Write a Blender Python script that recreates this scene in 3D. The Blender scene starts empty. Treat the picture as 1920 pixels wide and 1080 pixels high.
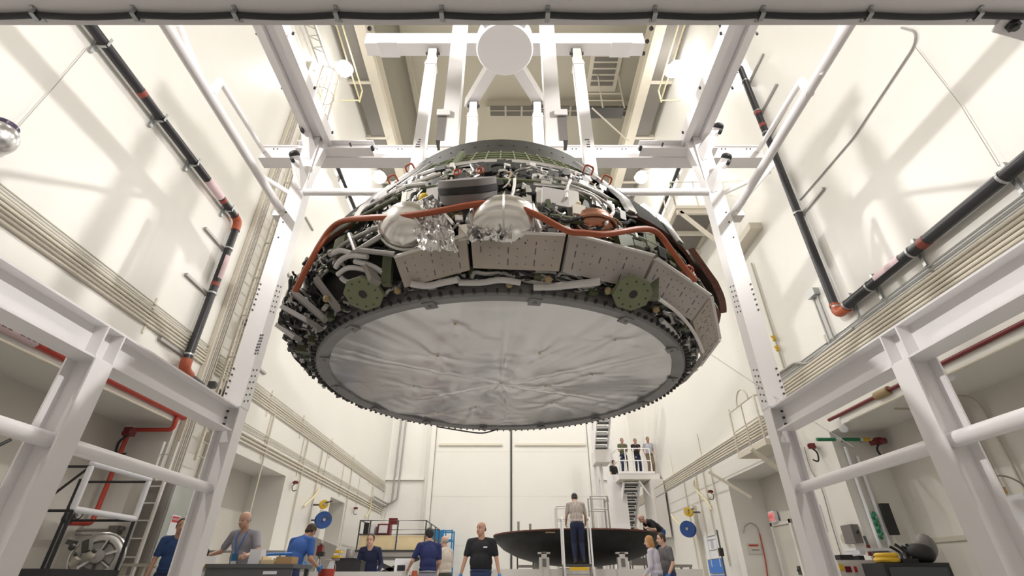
import bpy, math, random
from mathutils import Vector as V, Matrix, noise
random.seed(7)
SC = bpy.context.scene
COL = SC.collection
PI = math.pi
# ---------------------------------------------------------------- camera model (1920x1080)
F_PX = 903.6; PITCH = math.radians(31.2); U0 = 957.0; V0 = 540.0; CAM = V((0, 0, .83))
CP, SP = math.cos(PITCH), math.sin(PITCH)
def ray(u, v):
    a = (u-U0)/F_PX; b = (V0-v)/F_PX
    return V((a, CP-b*SP, SP+b*CP))
def at(u, v, x=None, y=None, z=None):
    """point of the plane x=, y= or z= that is seen in direction (u, v)"""
    r = ray(u, v)
    k = (x/r.x) if x is not None else ((y/r.y) if y is not None else ((z-CAM.z)/r.z))
    return CAM + r*k
def hy(u, v, h):
    """floor position of something whose top is at height h"""
    p = at(u, v, z=h); return V((p.x, p.y, 0))
# ---------------------------------------------------------------- objects
WLD = {}
def tagp(o, label=None, cat=None, group=None, kind=None):
    if label: o['label'] = label
    if cat: o['category'] = cat
    if group: o['group'] = group
    if kind: o['kind'] = kind
    return o
def thing(name, label, cat, loc=(0, 0, 0), group=None):
    o = bpy.data.objects.new(name, None); COL.objects.link(o)
    o.location = loc; o.empty_display_size = .1
    WLD[o] = V(loc)
    return tagp(o, label, cat, group)
class MB:
    def __init__(s): s.v = []; s.f = []; s.sm = []; s.mi = []
    def add(s, vs, fs, smooth=False, mi=0):
        b = len(s.v); s.v += [V(p) for p in vs]
        for f in fs: s.f.append([b+i for i in f]); s.sm.append(smooth); s.mi.append(mi)
        return s
    def box(s, c, size, R=None, mi=0):
        c = V(c); hx, hy_, hz = size[0]/2, size[1]/2, size[2]/2
        P = [V((x, y, z)) for x in (-hx, hx) for y in (-hy_, hy_) for z in (-hz, hz)]
        if R is not None: P = [R @ p for p in P]
        return s.add([c+p for p in P], [(0,1,3,2),(4,6,7,5),(0,4,5,1),(2,3,7,6),(0,2,6,4),(1,5,7,3)], False, mi)
    def bb(s, a, b, mi=0):
        a = V(a); b = V(b)
        return s.box((a+b)/2, [abs(b[i]-a[i]) for i in range(3)], None, mi)
    def bar(s, p0, p1, w, h, up=(0, 0, 1), mi=0):
        p0 = V(p0); p1 = V(p1); d = p1-p0; L = d.length
        if L < 1e-6: return s
        d.normalize(); up = V(up)
        if abs(d.dot(up)) > .98: up = V((0, 1, 0)) if abs(d.y) < .9 else V((1, 0, 0))
        x = d.cross(up).normalized(); z = x.cross(d).normalized()
        R = Matrix((x, d, z)).transposed()
        return s.box((p0+p1)/2, (w, L, h), R, mi)
    def ibeam(s, p0, p1, D, B, tf=.025, tw=.02, up=(0, 0, 1), mi=0):
        """I section: D deep along 'up', flanges B wide"""
        p0 = V(p0); p1 = V(p1); d = (p1-p0).normalized(); up = V(up)
        x = d.cross(up).normalized(); z = x.cross(d).normalized()
        s.bar(p0+z*(D/2-tf/2), p1+z*(D/2-tf/2), B, tf, z, mi)
        s.bar(p0-z*(D/2-tf/2), p1-z*(D/2-tf/2), B, tf, z, mi)
        return s.bar(p0, p1, tw, D-2*tf, z, mi)
    def tube(s, pts, r, n=8, closed=False, caps=True, mi=0, smooth=True):
        pts = [V(p) for p in pts]; m = len(pts)
        rs = r if isinstance(r, (list, tuple)) else [r]*m
        T = []
        for i in range(m):
            a = pts[(i-1) % m] if (closed or i > 0) else pts[i]
            b = pts[(i+1) % m] if (closed or i < m-1) else pts[i]
            t = b-a
            T.append(t.normalized() if t.length > 1e-9 else V((0, 0, 1)))
        up = V((0, 0, 1)) if abs(T[0].z) < .9 else V((1, 0, 0))
        x = T[0].cross(up).normalized(); vs = []
        for i in range(m):
            x = (x - T[i]*x.dot(T[i]))
            x = x.normalized() if x.length > 1e-6 else T[i].orthogonal().normalized()
            y = T[i].cross(x)
            vs += [pts[i]+(x*math.cos(2*PI*k/n)+y*math.sin(2*PI*k/n))*rs[i] for k in range(n)]
        fs = []
        for i in range(m if closed else m-1):
            j = (i+1) % m
            fs += [(i*n+k, i*n+(k+1) % n, j*n+(k+1) % n, j*n+k) for k in range(n)]
        s.add(vs, fs, smooth, mi)
        if caps and not closed:
            s.add(vs[:n], [tuple(range(n))[::-1]], False, mi)
            s.add(vs[-n:], [tuple(range(n))], False, mi)
        return s
    def cyl(s, p0, p1, r, n=12, mi=0, r1=None):
        return s.tube([p0, p1], [r, r if r1 is None else r1], n, mi=mi)
    def lathe(s, prof, c=(0, 0, 0), n=48, a0=0, a1=2*PI, axis=None, mi=0, smooth=True, closed_prof=False):
        c = V(c); full = abs(a1-a0-2*PI) < 1e-6; m = n if full else n+1
        if axis is None: X, Y, Z = V((1, 0, 0)), V((0, 1, 0)), V((0, 0, 1))
        else:
            Z = V(axis).normalized(); X = Z.orthogonal().normalized(); Y = Z.cross(X)
        k = len(prof); vs = []
        for i in range(m):
            a = a0+(a1-a0)*i/n
            for r, z in prof: vs.append(c+X*(r*math.cos(a))+Y*(r*math.sin(a))+Z*z)
        fs = []; kk = k if closed_prof else k-1
        for i in range(n):
            j = (i+1) % m
            for q in range(kk):
                q2 = (q+1) % k
                fs.append((i*k+q, j*k+q, j*k+q2, i*k+q2))
        s.add(vs, fs, smooth, mi)
        if closed_prof and not full:
            s.add(vs[:k], [tuple(range(k))], False, mi); s.add(vs[-k:], [tuple(range(k))[::-1]], False, mi)
        return s
    def sph(s, c, r, n=16, m=10, R=None, mi=0):
        c = V(c); r = r if isinstance(r, (list, tuple)) else (r, r, r)
        vs = []
        for i in range(m+1):
            t = PI*i/m
            for k in range(n):
                p = V((r[0]*math.sin(t)*math.cos(2*PI*k/n), r[1]*math.sin(t)*math.sin(2*PI*k/n), r[2]*math.cos(t)))
                vs.append(c+(R @ p if R is not None else p))
        fs = [(i*n+k, (i+1)*n+k, (i+1)*n+(k+1) % n, i*n+(k+1) % n) for i in range(m) for k in range(n)]
        return s.add(vs, fs, True, mi)
    def cap(s, p0, r0, p1, r1, n=12):
        """tapered capsule"""
        p0 = V(p0); p1 = V(p1); d = p1-p0; L = max(d.length, 1e-4); d = d/L
        pts = []; rr = []
        for q in range(4, -1, -1):
            t = q/4*PI/2*.98; pts.append(p0-d*(r0*math.sin(t))); rr.append(r0*math.cos(t))
        for q in range(0, 5):
            t = q/4*PI/2*.98; pts.append(p1+d*(r1*math.sin(t))); rr.append(r1*math.cos(t))
        return s.tube(pts, rr, n)
    def plate(s, poly, n, t, mi=0):
        """flat polygon (world points) extruded by t along n"""
        n = V(n).normalized()*t; k = len(poly); A = [V(p) for p in poly]
        s.add(A+[p+n for p in A], [tuple(range(k))[::-1], tuple(range(k, 2*k))]+[(i, (i+1) % k, k+(i+1) % k, k+i) for i in range(k)], False, mi)
        return s
    def build(s, name, mats, parent=None, sharp=True):
        if not isinstance(mats, (list, tuple)): mats = [mats]
        me = bpy.data.meshes.new(name)
        if parent is not None: off = WLD[parent]
        else:
            lo = [min(p[i] for p in s.v) for i in range(3)]; hi = [max(p[i] for p in s.v) for i in range(3)]
            off = V(((lo[0]+hi[0])/2, (lo[1]+hi[1])/2, lo[2]))
        me.from_pydata([p-off for p in s.v], [], s.f)
        for m in mats: me.materials.append(m)
        me.polygons.foreach_set('use_smooth', s.sm)
        me.polygons.foreach_set('material_index', s.mi)
        me.validate(); me.update()
        if sharp and any(s.sm): me.set_sharp_from_angle(angle=math.radians(42))
        o = bpy.data.objects.new(name, me); COL.objects.link(o)
        if parent is not None: o.parent = parent
        else: o.location = off
        WLD[o] = off
        return o
def struct(mb, name, mats, parent=None):
    o = mb.build(name, mats, parent)
    if parent is None: o['kind'] = 'structure'
    return o
def single(mb, name, mats, label, cat, group=None):
    return tagp(mb.build(name, mats), label, cat, group)
def arc(c, r, a0, a1, n, X, Y):
    c = V(c); X = V(X); Y = V(Y)
    return [c+X*(r*math.cos(a0+(a1-a0)*i/n))+Y*(r*math.sin(a0+(a1-a0)*i/n)) for i in range(n+1)]
def smooth_path(pts, k=6):
    P = [V(p) for p in pts]; out = []
    for i in range(len(P)-1):
        a = P[max(i-1, 0)]; b = P[i]; c = P[i+1]; d = P[min(i+2, len(P)-1)]
        for q in range(k):
            t = q/k
            out.append(.5*((2*b)+(c-a)*t+(2*a-5*b+4*c-d)*t*t+(3*b-a-3*c+d)*t**3))
    out.append(P[-1]); return out
def bend(pts, r, n=4):
    """polyline with its corners rounded by radius r"""
    P = [V(p) for p in pts]; out = [P[0]]
    for i in range(1, len(P)-1):
        a = (P[i-1]-P[i]).normalized(); b = (P[i+1]-P[i]).normalized()
        p, q = P[i]+a*r, P[i]+b*r
        for k in range(n+1):
            t = k/n; out.append(p*(1-t)**2+P[i]*(2*t*(1-t))+q*t*t)
    out.append(P[-1]); return out
def text_mesh(mb, s, c, ux, uy, h, mi=0, t=.002):
    """letters as flat raised geometry, centred on c, baseline along ux"""
    cu = bpy.data.curves.new('t', 'FONT'); cu.body = s; cu.size = 1; cu.align_x = 'CENTER'; cu.align_y = 'CENTER'; cu.extrude = .02
    o = bpy.data.objects.new('t', cu); COL.objects.link(o); bpy.context.view_layer.update()
    me = o.evaluated_get(bpy.context.evaluated_depsgraph_get()).to_mesh()
    ux = V(ux).normalized(); uy = V(uy).normalized(); n = ux.cross(uy)
    mb.add([V(c)+ux*(p.co.x*h)+uy*(p.co.y*h)+n*(p.co.z*h*.3+t) for p in me.vertices], [tuple(f.vertices) for f in me.polygons], False, mi)
    bpy.data.objects.remove(o)
# ---------------------------------------------------------------- materials
M = {}
def mat(name, col, rough=.5, metal=0., bump=0., bscale=20., var=0., vscale=3., emit=None, spec=.5, coat=0.):
    m = bpy.data.materials.new(name); m.use_nodes = True; nt = m.node_tree; N = nt.nodes; L = nt.links
    b = N['Principled BSDF']
    b.inputs['Base Color'].default_value = (*col, 1); b.inputs['Roughness'].default_value = rough
    b.inputs['Metallic'].default_value = metal; b.inputs['Specular IOR Level'].default_value = spec
    if coat: b.inputs['Coat Weight'].default_value = coat; b.inputs['Coat Roughness'].default_value = .15
    if emit: b.inputs['Emission Color'].default_value = (*emit[:3], 1); b.inputs['Emission Strength'].default_value = emit[3]
    if bump or var:
        tc = N.new('ShaderNodeTexCoord')
    if bump:
        t = N.new('ShaderNodeTexNoise'); t.inputs['Scale'].default_value = bscale; t.inputs['Detail'].default_value = 3
        L.new(tc.outputs['Object'], t.inputs['Vector'])
        bp = N.new('ShaderNodeBump'); bp.inputs['Strength'].default_value = bump; bp.inputs['Distance'].default_value = .02
        L.new(t.outputs['Fac'], bp.inputs['Height']); L.new(bp.outputs['Normal'], b.inputs['Normal'])
    if var:
        t2 = N.new('ShaderNodeTexNoise'); t2.inputs['Scale'].default_value = vscale; t2.inputs['Detail'].default_value = 4
        L.new(tc.outputs['Object'], t2.inputs['Vector'])
        r = N.new('ShaderNodeValToRGB')
        r.color_ramp.elements[0].position = .3; r.color_ramp.elements[1].position = .7
        r.color_ramp.elements[0].color = (*[max(0, c*(1-var)) for c in col], 1); r.color_ramp.elements[1].color = (*[min(1, c*(1+var*.6)) for c in col], 1)
        L.new(t2.outputs['Fac'], r.inputs['Fac']); L.new(r.outputs['Color'], b.inputs['Base Color'])
    M[name] = m; return m
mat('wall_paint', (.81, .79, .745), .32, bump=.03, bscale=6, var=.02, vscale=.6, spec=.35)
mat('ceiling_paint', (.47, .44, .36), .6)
mat('floor_epoxy', (.52, .51, .49), .22, var=.06, vscale=.8)
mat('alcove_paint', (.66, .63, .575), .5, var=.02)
mat('frame_white', (.87, .845, .85), .35, bump=.02, bscale=8)
mat('beam_grey', (.74, .71, .71), .45)
mat('bright_white', (.86, .84, .84), .35)
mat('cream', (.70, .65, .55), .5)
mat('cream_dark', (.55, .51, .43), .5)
mat('grating', (.20, .185, .165), .6)
mat('vent_dark', (.11, .10, .085), .6)
mat('band_red', (.26, .05, .035), .45)
mat('rail_grey', (.30, .28, .27), .5)
mat('black_rubber', (.018, .018, .02), .55)
mat('black_cable', (.02, .02, .024), .45)
mat('black_steel', (.025, .026, .03), .45, metal=.2)
mat('pipe_black', (.022, .022, .026), .38)
mat('galv', (.42, .43, .43), .38, metal=.7)
mat('steel', (.62, .61, .60), .28, metal=.95)
mat('dull_steel', (.40, .385, .37), .45, metal=.6)
mat('dark_steel', (.09, .088, .085), .45, metal=.5)
mat('bolt', (.07, .068, .07), .5, metal=.4)
mat('red_pipe', (.50, .055, .035), .35)
mat('orange_fit', (.40, .085, .035), .45)
mat('red', (.55, .03, .035), .4)
mat('dark_red', (.16, .012, .015), .4)
mat('hose_orange', (.34, .075, .026), .42)
mat('yellow', (.75, .48, .03), .45)
mat('yellow_pale', (.75, .66, .42), .5)
mat('blue_reel', (.018, .07, .27), .35)
mat('blue_sign', (.03, .18, .62), .45)
mat('blue_lift', (.02, .20, .45), .4)
mat('green_hose', (.02, .20, .09), .5)
mat('paper', (.82, .82, .86), .6)
mat('label_pink', (.70, .52, .55), .5)
mat('ink', (.10, .09, .12), .6)
mat('foil', (.63, .625, .63), .28, metal=.9, bump=.12, bscale=7)
mat('foil_crumple', (.78, .77, .76), .22, metal=.95, bump=1., bscale=22)
mat('ring_grey', (.22, .212, .212), .5, var=.12, vscale=5)
mat('tile_tan', (.44, .385, .33), .62, var=.08, vscale=5)
mat('tile_grey', (.43, .395, .37), .6, var=.06, vscale=5)
mat('green_prime', (.085, .10, .05), .5, var=.2, vscale=6)
mat('green_light', (.17, .19, .105), .5, var=.08, vscale=9)
mat('shell_dark', (.035, .034, .032), .75, var=.35, vscale=9, spec=.2)
mat('ring_top', (.034, .033, .028), .5, var=.3, vscale=8)
mat('rib_grey', (.23, .21, .20), .6)
mat('brown_edge', (.15, .05, .032), .6, var=.3, vscale=12)
mat('strip_silver', (.80, .79, .80), .2, metal=.95)
mat('white_wrap', (.58, .56, .55), .6)
mat('wire_tan', (.33, .24, .12), .6)
mat('copper', (.45, .22, .15), .28, metal=.9)
mat('tank_silver', (.76, .74, .71), .22, metal=.9, bump=.12, bscale=5)
mat('hatch_grey', (.20, .185, .18), .45)
mat('shield_black', (.010, .0105, .0095), .5, var=.6, vscale=5, spec=.35)
mat('stand_white', (.72, .69, .66), .45)
mat('plywood', (.80, .65, .40), .6, var=.06)
mat('cardboard', (.50, .32, .15), .7)
mat('bench_grey', (.10, .105, .11), .5)
mat('cabinet_grey', (.27, .25, .235), .4, metal=.2)
mat('cabinet_green', (.42, .44, .41), .4)
mat('lamp_glow', (1, 1, 1), .5, emit=(1, .97, .93, 30.))
mat('lamp_shell', (.7, .69, .68), .3, metal=.6)
mat('exit_red', (.8, .25, .25), .5, emit=(1, .28, .28, .45))
mat('glass_purple', (.05, .03, .09), .12, spec=.8)
mat('door_paint', (.62, .60, .54), .5)
mat('stair_shade', (.13, .135, .13), .6)
mat('screen', (.06, .07, .08), .25)
mat('skin', (.52, .29, .20), .55)
mat('skin_pale', (.60, .36, .27), .55)
mat('eye_dark', (.03, .02, .018), .3)
mat('lip', (.36, .14, .11), .5)
for nm, c in {'gray': (.33, .315, .36), 'royal': (.045, .13, .43), 'navy': (.014, .018, .06), 'polo_navy': (.018, .026, .11), 'beige': (.60, .53, .46), 'black': (.014, .014, .018),
              'lavender': (.50, .47, .55), 'darkgray': (.13, .125, .128), 'olive': (.09, .105, .05), 'paleblue': (.50, .50, .58), 'jeans': (.03, .05, .14), 'darkjean': (.016, .022, .06),
              'graypants': (.30, .31, .37), 'khaki': (.22, .16, .10), 'darkolive': (.06, .06, .045), 'midblue': (.03, .07, .20), 'striped': (.45, .39, .35)}.items():
    mat('cloth_'+nm, c, .85, bump=.15, bscale=40)
for nm, c in {'brown': (.05, .028, .016), 'black': (.012, .010, .010), 'blond': (.42, .21, .07), 'gray': (.32, .29, .26)}.items():
    mat('hair_'+nm, c, .6, bump=.5, bscale=90)
mat('glove_blue', (.03, .17, .48), .45)
mat('shoe', (.02, .018, .017), .5)
def stripe_mat():
    m = M['cloth_striped']; nt = m.node_tree; N = nt.nodes; L = nt.links
    tc = N.new('ShaderNodeTexCoord'); w = N.new('ShaderNodeTexWave'); w.bands_direction = 'X'; w.inputs['Scale'].default_value = 9
    r = N.new('ShaderNodeValToRGB'); r.color_ramp.elements[0].color = (.58, .52, .47, 1); r.color_ramp.elements[1].color = (.30, .25, .23, 1)
    r.color_ramp.elements[0].position = .35; r.color_ramp.elements[1].position = .75
    L.new(tc.outputs['Object'], w.inputs['Vector']); L.new(w.outputs['Fac'], r.inputs['Fac']); L.new(r.outputs['Color'], N['Principled BSDF'].inputs['Base Color'])
stripe_mat()
# ================================================================ SETTING
W = 6.9; YF = 28.36; YB = -6.0; ZC = 22.0; ZA = 3.56; AD = 1.02   # half width, far wall, near wall, ceiling, alcove head, alcove depth
struct(MB().bb((-9, YB-.3, -.3), (9, YF+.3, 0)), 'floor', M['floor_epoxy'])
def side_wall(sg, name, solids, alc):
    b = MB(); X0 = sg*W; X1 = sg*(W+AD+.3)
    b.bb((X0, YB, ZA), (X1, YF, ZC))
    for y0, y1 in solids: b.bb((X0, y0, 0), (X1, y1, ZA))
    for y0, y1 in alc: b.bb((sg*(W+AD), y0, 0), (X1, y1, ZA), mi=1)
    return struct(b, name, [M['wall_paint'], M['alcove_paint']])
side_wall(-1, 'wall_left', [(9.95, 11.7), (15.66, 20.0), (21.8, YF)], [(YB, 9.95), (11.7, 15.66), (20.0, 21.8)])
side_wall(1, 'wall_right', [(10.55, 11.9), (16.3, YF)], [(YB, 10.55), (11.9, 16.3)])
struct(MB().bb((-9, YF, 0), (9, YF+.3, ZC)), 'wall_far', M['wall_paint'])
struct(MB().bb((-9, YB-.3, 0), (9, YB, ZC)), 'wall_near', M['wall_paint'])
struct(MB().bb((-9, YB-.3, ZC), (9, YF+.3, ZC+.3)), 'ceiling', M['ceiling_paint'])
# ceiling drop beams
for i, y in enumerate((20.5, 25.0)):
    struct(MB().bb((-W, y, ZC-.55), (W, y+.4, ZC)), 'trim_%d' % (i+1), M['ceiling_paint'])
# far wall: two sliding leaves with frames
def far(u, v): return at(u, v, y=YF-.06)
xl = far(812, 900).x; xr = far(1107, 900).x; xm = far(958.5, 900).x
zt = far(957, 700).z
for i, (xa, xb) in enumerate(((xl, xm-.05), (xm+.05, xr))):
    b = MB(); b.bb((xa, YF-.08, .02), (xb, YF-.002, zt))
    d = struct(b, 'door_%d' % (i+1), M['wall_paint'])
    zr = far(957, 834).z
    MB().bb((xa+.18, YF-.16, zr-.06), (xb-.45 if i == 0 else xb-.1, YF-.08, zr+.06)).build('rail', M['cream'], d)
    g = MB()
    for q in range(1, 5): g.bb((xa, YF-.085, zt*q/5-.008), (xb, YF-.08, zt*q/5+.008))
    g.build('panel_seam', M['cream'], d)
struct(MB().bb((xl-.25, YF-.3, 0), (xl-.02, YF-.002, zt+.3)).bb((xl-.45, YF-.12, 0), (xl-.25, YF-.002, zt+.3)), 'trim_4', M['wall_paint'])
struct(MB().bb((xr+.02, YF-.3, 0), (xr+.25, YF-.002, zt+.3)).bb((xr+.25, YF-.12, 0), (xr+.45, YF-.002, zt+.3)), 'trim_5', M['wall_paint'])
zz = far(740, 898).z
struct(MB().bb((-W, YF-.1, zz-.06), (xl-.5, YF-.002, zz+.06)).bb((xr+.5, YF-.1, zz-.06), (W, YF-.002, zz+.06)), 'trim_6', M['wall_paint'])
struct(MB().bb((xm-.035, YF-.14, .02), (xm+.035, YF-.002, zt)), 'trim_7', M['dark_steel'])
# ledge trims under the upper walls
for sg, i in ((-1, 8), (1, 9)):
    struct(MB().bb((sg*(W-.0), YB, ZA), (sg*(W-.10), 9.9, ZA+.16)), 'trim_%d' % i, M['wall_paint'])
# personnel door in the right alcove, EXIT sign
dp = W+AD-.03
b = MB(); b.bb((dp-.05, 14.95, 0), (dp+.02, 15.05, 2.3)).bb((dp-.05, 16.05, 0), (dp+.02, 16.15, 2.3)).bb((dp-.05, 14.95, 2.2), (dp+.02, 16.15, 2.3))
d3 = struct(b, 'door_3', M['wall_paint'])
MB().bb((dp-.01, 15.05, .01), (dp+.02, 16.05, 2.2)).build('door_leaf', M['door_paint'], d3)
MB().bb((dp-.05, 15.1, .95), (dp-.01, 15.25, 1.15)).cyl((dp-.04, 15.18, 1.05), (dp-.1, 15.18, 1.05), .02).build('door_handle', M['dark_steel'], d3)
b = MB(); b.bb((-(dp)+.05, 20.05, 0), (-dp-.0, 21.75, 2.6)); d4 = struct(b, 'door_4', M['door_paint'])
p = at(1447, 969, x=dp-.12)
t = thing('exit_sign', 'small lit red exit sign over the door in the right alcove', 'sign', p)
MB().box(p+V((.05, 0, 0)), (.10, .34, .30)).build('housing', M['paper'], t)
MB().box(p+V((-.01, 0, 0)), (.02, .30, .22)).build('face', M['exit_red'], t)
g = MB(); text_mesh(g, 'EXIT', p+V((-.022, 0, 0)), (0, -1, 0), (0, 0, 1), .12); g.build('lettering', M['red'], t)
# ================================================================ LIFT FRAME
XL, XR, YFR, YBK = -3.42, 3.28, 3.80, 6.10
lf = thing('lift_frame', 'white steel lifting frame of four columns and beams straddling the hanging capsule', 'frame', ((XL+XR)/2, 5.0, 0))
FW = M['frame_white']
zb = .83+1.72                     # side beam centre
cdz = 6.9+.83
for X, sg in ((XL, -1), (XR, 1)):
    xo = X+sg*.125                # column axis, X = inner face
    MB().ibeam((xo, YFR, 0), (xo, YFR, zb-.15), .25, .2, .016, .012, (1, 0, 0)).bb((xo-.2, YFR-.2, 0), (xo+.2, YFR+.2, .03)).build('column', FW, lf)
    # back column: lower part, splice, upper box part
    c = MB().ibeam((xo, YBK, 0), (xo, YBK, zb+.2), .25, .2, .016, .012, (1, 0, 0)).bb((xo-.2, YBK-.2, 0), (xo+.2, YBK+.2, .03))
    c.bb((xo-.13, YBK-.105, zb+.16), (xo+.13, YBK+.105, cdz-.1))
    c.build('column', FW, lf)
    # bolt rows on the back column splice and above
    for nm, zs, dz in (('lower', zb+.24, .085), ('upper', zb+1.55, .085)):
        g = MB()
        for k in range(6):
            z = zs+k*dz
            for q in (-.06, .02): g.cyl((X-sg*.012, YBK+q, z+(.03 if q > 0 else 0)), (X+sg*.006, YBK+q, z+(.03 if q > 0 else 0)), .012, 8)
            g.cyl((xo+sg*.105, YBK-.117, z), (xo+sg*.105, YBK-.1, z), .013, 8)
        g.build('bolt_row', M['bolt'], lf)['kind'] = 'stuff'
    g = MB()
    for z in (.83+4.55, .83+4.85, .83+5.05): g.cyl((xo+sg*.06, YBK-.117, z), (xo+sg*.06, YBK-.1, z), .014, 8)
    g.build('bolt_row', M['bolt'], lf)['kind'] = 'stuff'
    # side beam with stiffeners
    s = MB().ibeam((xo, -1.2, zb), (xo, YBK-.1, zb), .30, .22, .018, .012, (0, 0, 1))
    for y in (YFR-.1, YFR+.1): s.bb((X+sg*.01, y-.008, zb-.135), (xo+.0*sg, y+.008, zb+.135))
    s.build('side_beam', FW, lf)
    g = MB()
    for k in range(3): g.cyl((xo-sg*.03, YBK-.16, zb-.08+k*.08), (xo, YBK-.16, zb-.08+k*.08), .014, 8)
    g.build('bolt_row', M['bolt'], lf)['kind'] = 'stuff'
    # lower round rail between the columns
    zr = .83+.92
    MB().cyl((xo, -1.2, zr), (xo, YFR-.02, zr), .058, 16).build('rail_tube', FW, lf)
    if sg < 0: MB().cyl((xo, YFR+.02, zr), (xo, YBK-.05, zr), .058, 16).build('rail_tube', FW, lf)
    else:
        MB().cyl((xo, YFR+.13, zr), (xo, YBK-.05, zr), .058, 16).build('rail_tube', FW, lf)
        MB().cyl((xo, YFR+.02, zr), (xo, YFR+.14, zr), .045, 12).build('end_plug', M['dark_steel'], lf)
    # upper longitudinal beam: a wide beam lying on its side
    zu = .83+6.83
    u = MB()
    for dx in (-.15, .15): u.bb((X+dx-.06+sg*.02, .9, zu-.12), (X+dx+.06+sg*.02, YBK+.1, zu+.12))
    u.bb((X-.1, .9, zu-.02), (X+.1, YBK+.1, zu+.02))
    u.build('top_beam', FW, lf)
    g = MB()
    for y in (4.05, 4.95, 5.85):
        for dx in (-.24, .28): g.cyl((X+dx, y, zu-.10), (X+dx, y, zu-.06), .018, 8)
    g.build('bolt_row', M['bolt'], lf)['kind'] = 'stuff'
    # horizontal tubes running forward from the back column and the cross beam
    xt = X+(-.30 if sg < 0 else .375); zt_ = .83+5.12
    MB().cyl((xt, .9, zt_), (xt, YBK-.1, zt_), .062, 16).build('brace_tube', FW, lf)
    MB().bb((xt-.09, YBK-.12, zt_-.14), (xt+.09, YBK+.06, zt_-.04)).build('tube_bracket', M['stand_white'], lf)
    xe = at(497 if sg < 0 else 1423, 285, y=YBK+.24).x; ze = .83+6.35
    MB().cyl((xe, YBK+.05, ze-.1), (xt+sg*.02, YBK-.35, zt_+.03), .055, 12).build('brace_tube', FW, lf)
    MB().cyl((xe-sg*.05, YBK+.1, ze-.2), (X+sg*.28, YBK, .83+5.55), .04, 12).build('knee_brace', FW, lf)
    m_ = (lambda u_: u_) if sg < 0 else (lambda u_: 1915-u_)
    s0, s1 = at(m_(396), 176, x=xt), at(m_(413), 152, x=xt+sg*.03)
    MB().cyl(s0, s1, .05, 12).build('brace_tube', FW, lf)
    MB().cyl(s1, at(m_(494), 283, y=YBK+.24), .04, 12).build('brace_tube', FW, lf)
    MB().cyl(at(m_(336), 48, x=xt+sg*.03), at(m_(374), 140, x=xt), .035, 12).build('brace_tube', FW, lf)
    # end truck on the cross beam
    e = MB().ibeam((X-sg*.95 if sg > 0 else X-.42, YBK+.05, .83+6.68), (X+.42 if sg > 0 else X+.95, YBK+.05, .83+6.68), .2, .2, .02, .015)
    e.build('end_truck', FW, lf)
    g = MB()
    for dx in (-.25, .55): g.cyl((X-sg*dx, YBK-.07, .83+6.68), (X-sg*dx, YBK+.0, .83+6.68), .018, 8)
    g.build('bolt_row', M['bolt'], lf)['kind'] = 'stuff'
    MB().cyl((X-sg*.97, YBK-.1, .83+6.56), (X-sg*.97, YBK-.02, .83+6.56), .03, 10).build('bumper', M['black_rubber'], lf)
    # roller brackets either side of the column top
    for (u_, v_) in (((570, 236), (552, 290)) if sg < 0 else ((1347, 238), (1362, 295))):
        p = at(u_, v_, y=YBK-.34)
        MB().lathe([(.0, -.03), (.075, -.03), (.085, -.02), (.085, .02), (.075, .03), (0, .03)], p, 20, axis=(sg*.5, -.15, 1)).build('roller', M['black_rubber'], lf)
        q = V((X+sg*.05, YBK-.12, p.z-.42))
        MB().plate([p+V((sg*.06, -.03, -.02)), p+V((-sg*.06, .0, .03)), q+V((-sg*.05, .02, .10)), q+V((-sg*.0, 0, -.16)), q+V((sg*.10, 0, -.12))], (0, 1, 0), .05).build('roller_bracket', FW, lf)
        MB().cyl(p+V((sg*.0, -.05, -.13)), p+V((0, .03, -.13)), .03, 10).build('pin', M['black_rubber'], lf)
    # inclined column head between the roller brackets
    MB().bar((X+sg*.12, YBK-.02, .83+5.6), (X-sg*.02, YBK+.02, .83+6.75), .22, .16, (0, 1, 0)).build('column_head', FW, lf)
# cross beam at the back
ya = YBK+.34; zx = at(957, 286, y=ya-.1).z
xa = at(497, 285, y=ya).x; xb = at(1423, 285, y=ya).x
cb = MB().bb((xa, ya-.1, zx-.15), (xb, ya+.1, zx+.15)).bb((xa, ya-.13, zx-.165), (xb, ya+.13, zx-.14)).bb((xa, ya-.13, zx+.14), (xb, ya+.13, zx+.165))
cb.build('cross_beam', FW, lf)
g = MB()
for k in range(20):
    x = xa+.25+k*(xb-xa-.5)/19
    for dx in (-.035, .035): g.cyl((x+dx, ya-.11, zx+.09), (x+dx, ya-.09, zx+.09), .014, 6)
g.build('bolt_row', M['bolt'], lf)['kind'] = 'stuff'
MB().cyl((XL, YBK-.09, .83+5.50), (XR, YBK-.09, .83+5.50), .062, 16).build('cross_tube', FW, lf)
# base skids
for X, sg in ((XL, -1), (XR, 1)):
    MB().bb((X+sg*.02, -1.3, .0), (X+sg*.24, YBK+.3, .16)).build('base_skid', FW, lf)
# stencilled marks on the left back column, as dark strokes
g = MB(); p0 = at(485, 645, y=YBK-.112)
for k in range(7):
    for q in range(2): g.bb((p0.x+.03*q-.02+random.uniform(-.006, .006), YBK-.112, p0.z+.12-k*.045), (p0.x+.03*q, YBK-.106, p0.z+.145-k*.045))
g.build('stencil_text', M['ink'], lf)['kind'] = 'stuff'

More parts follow.
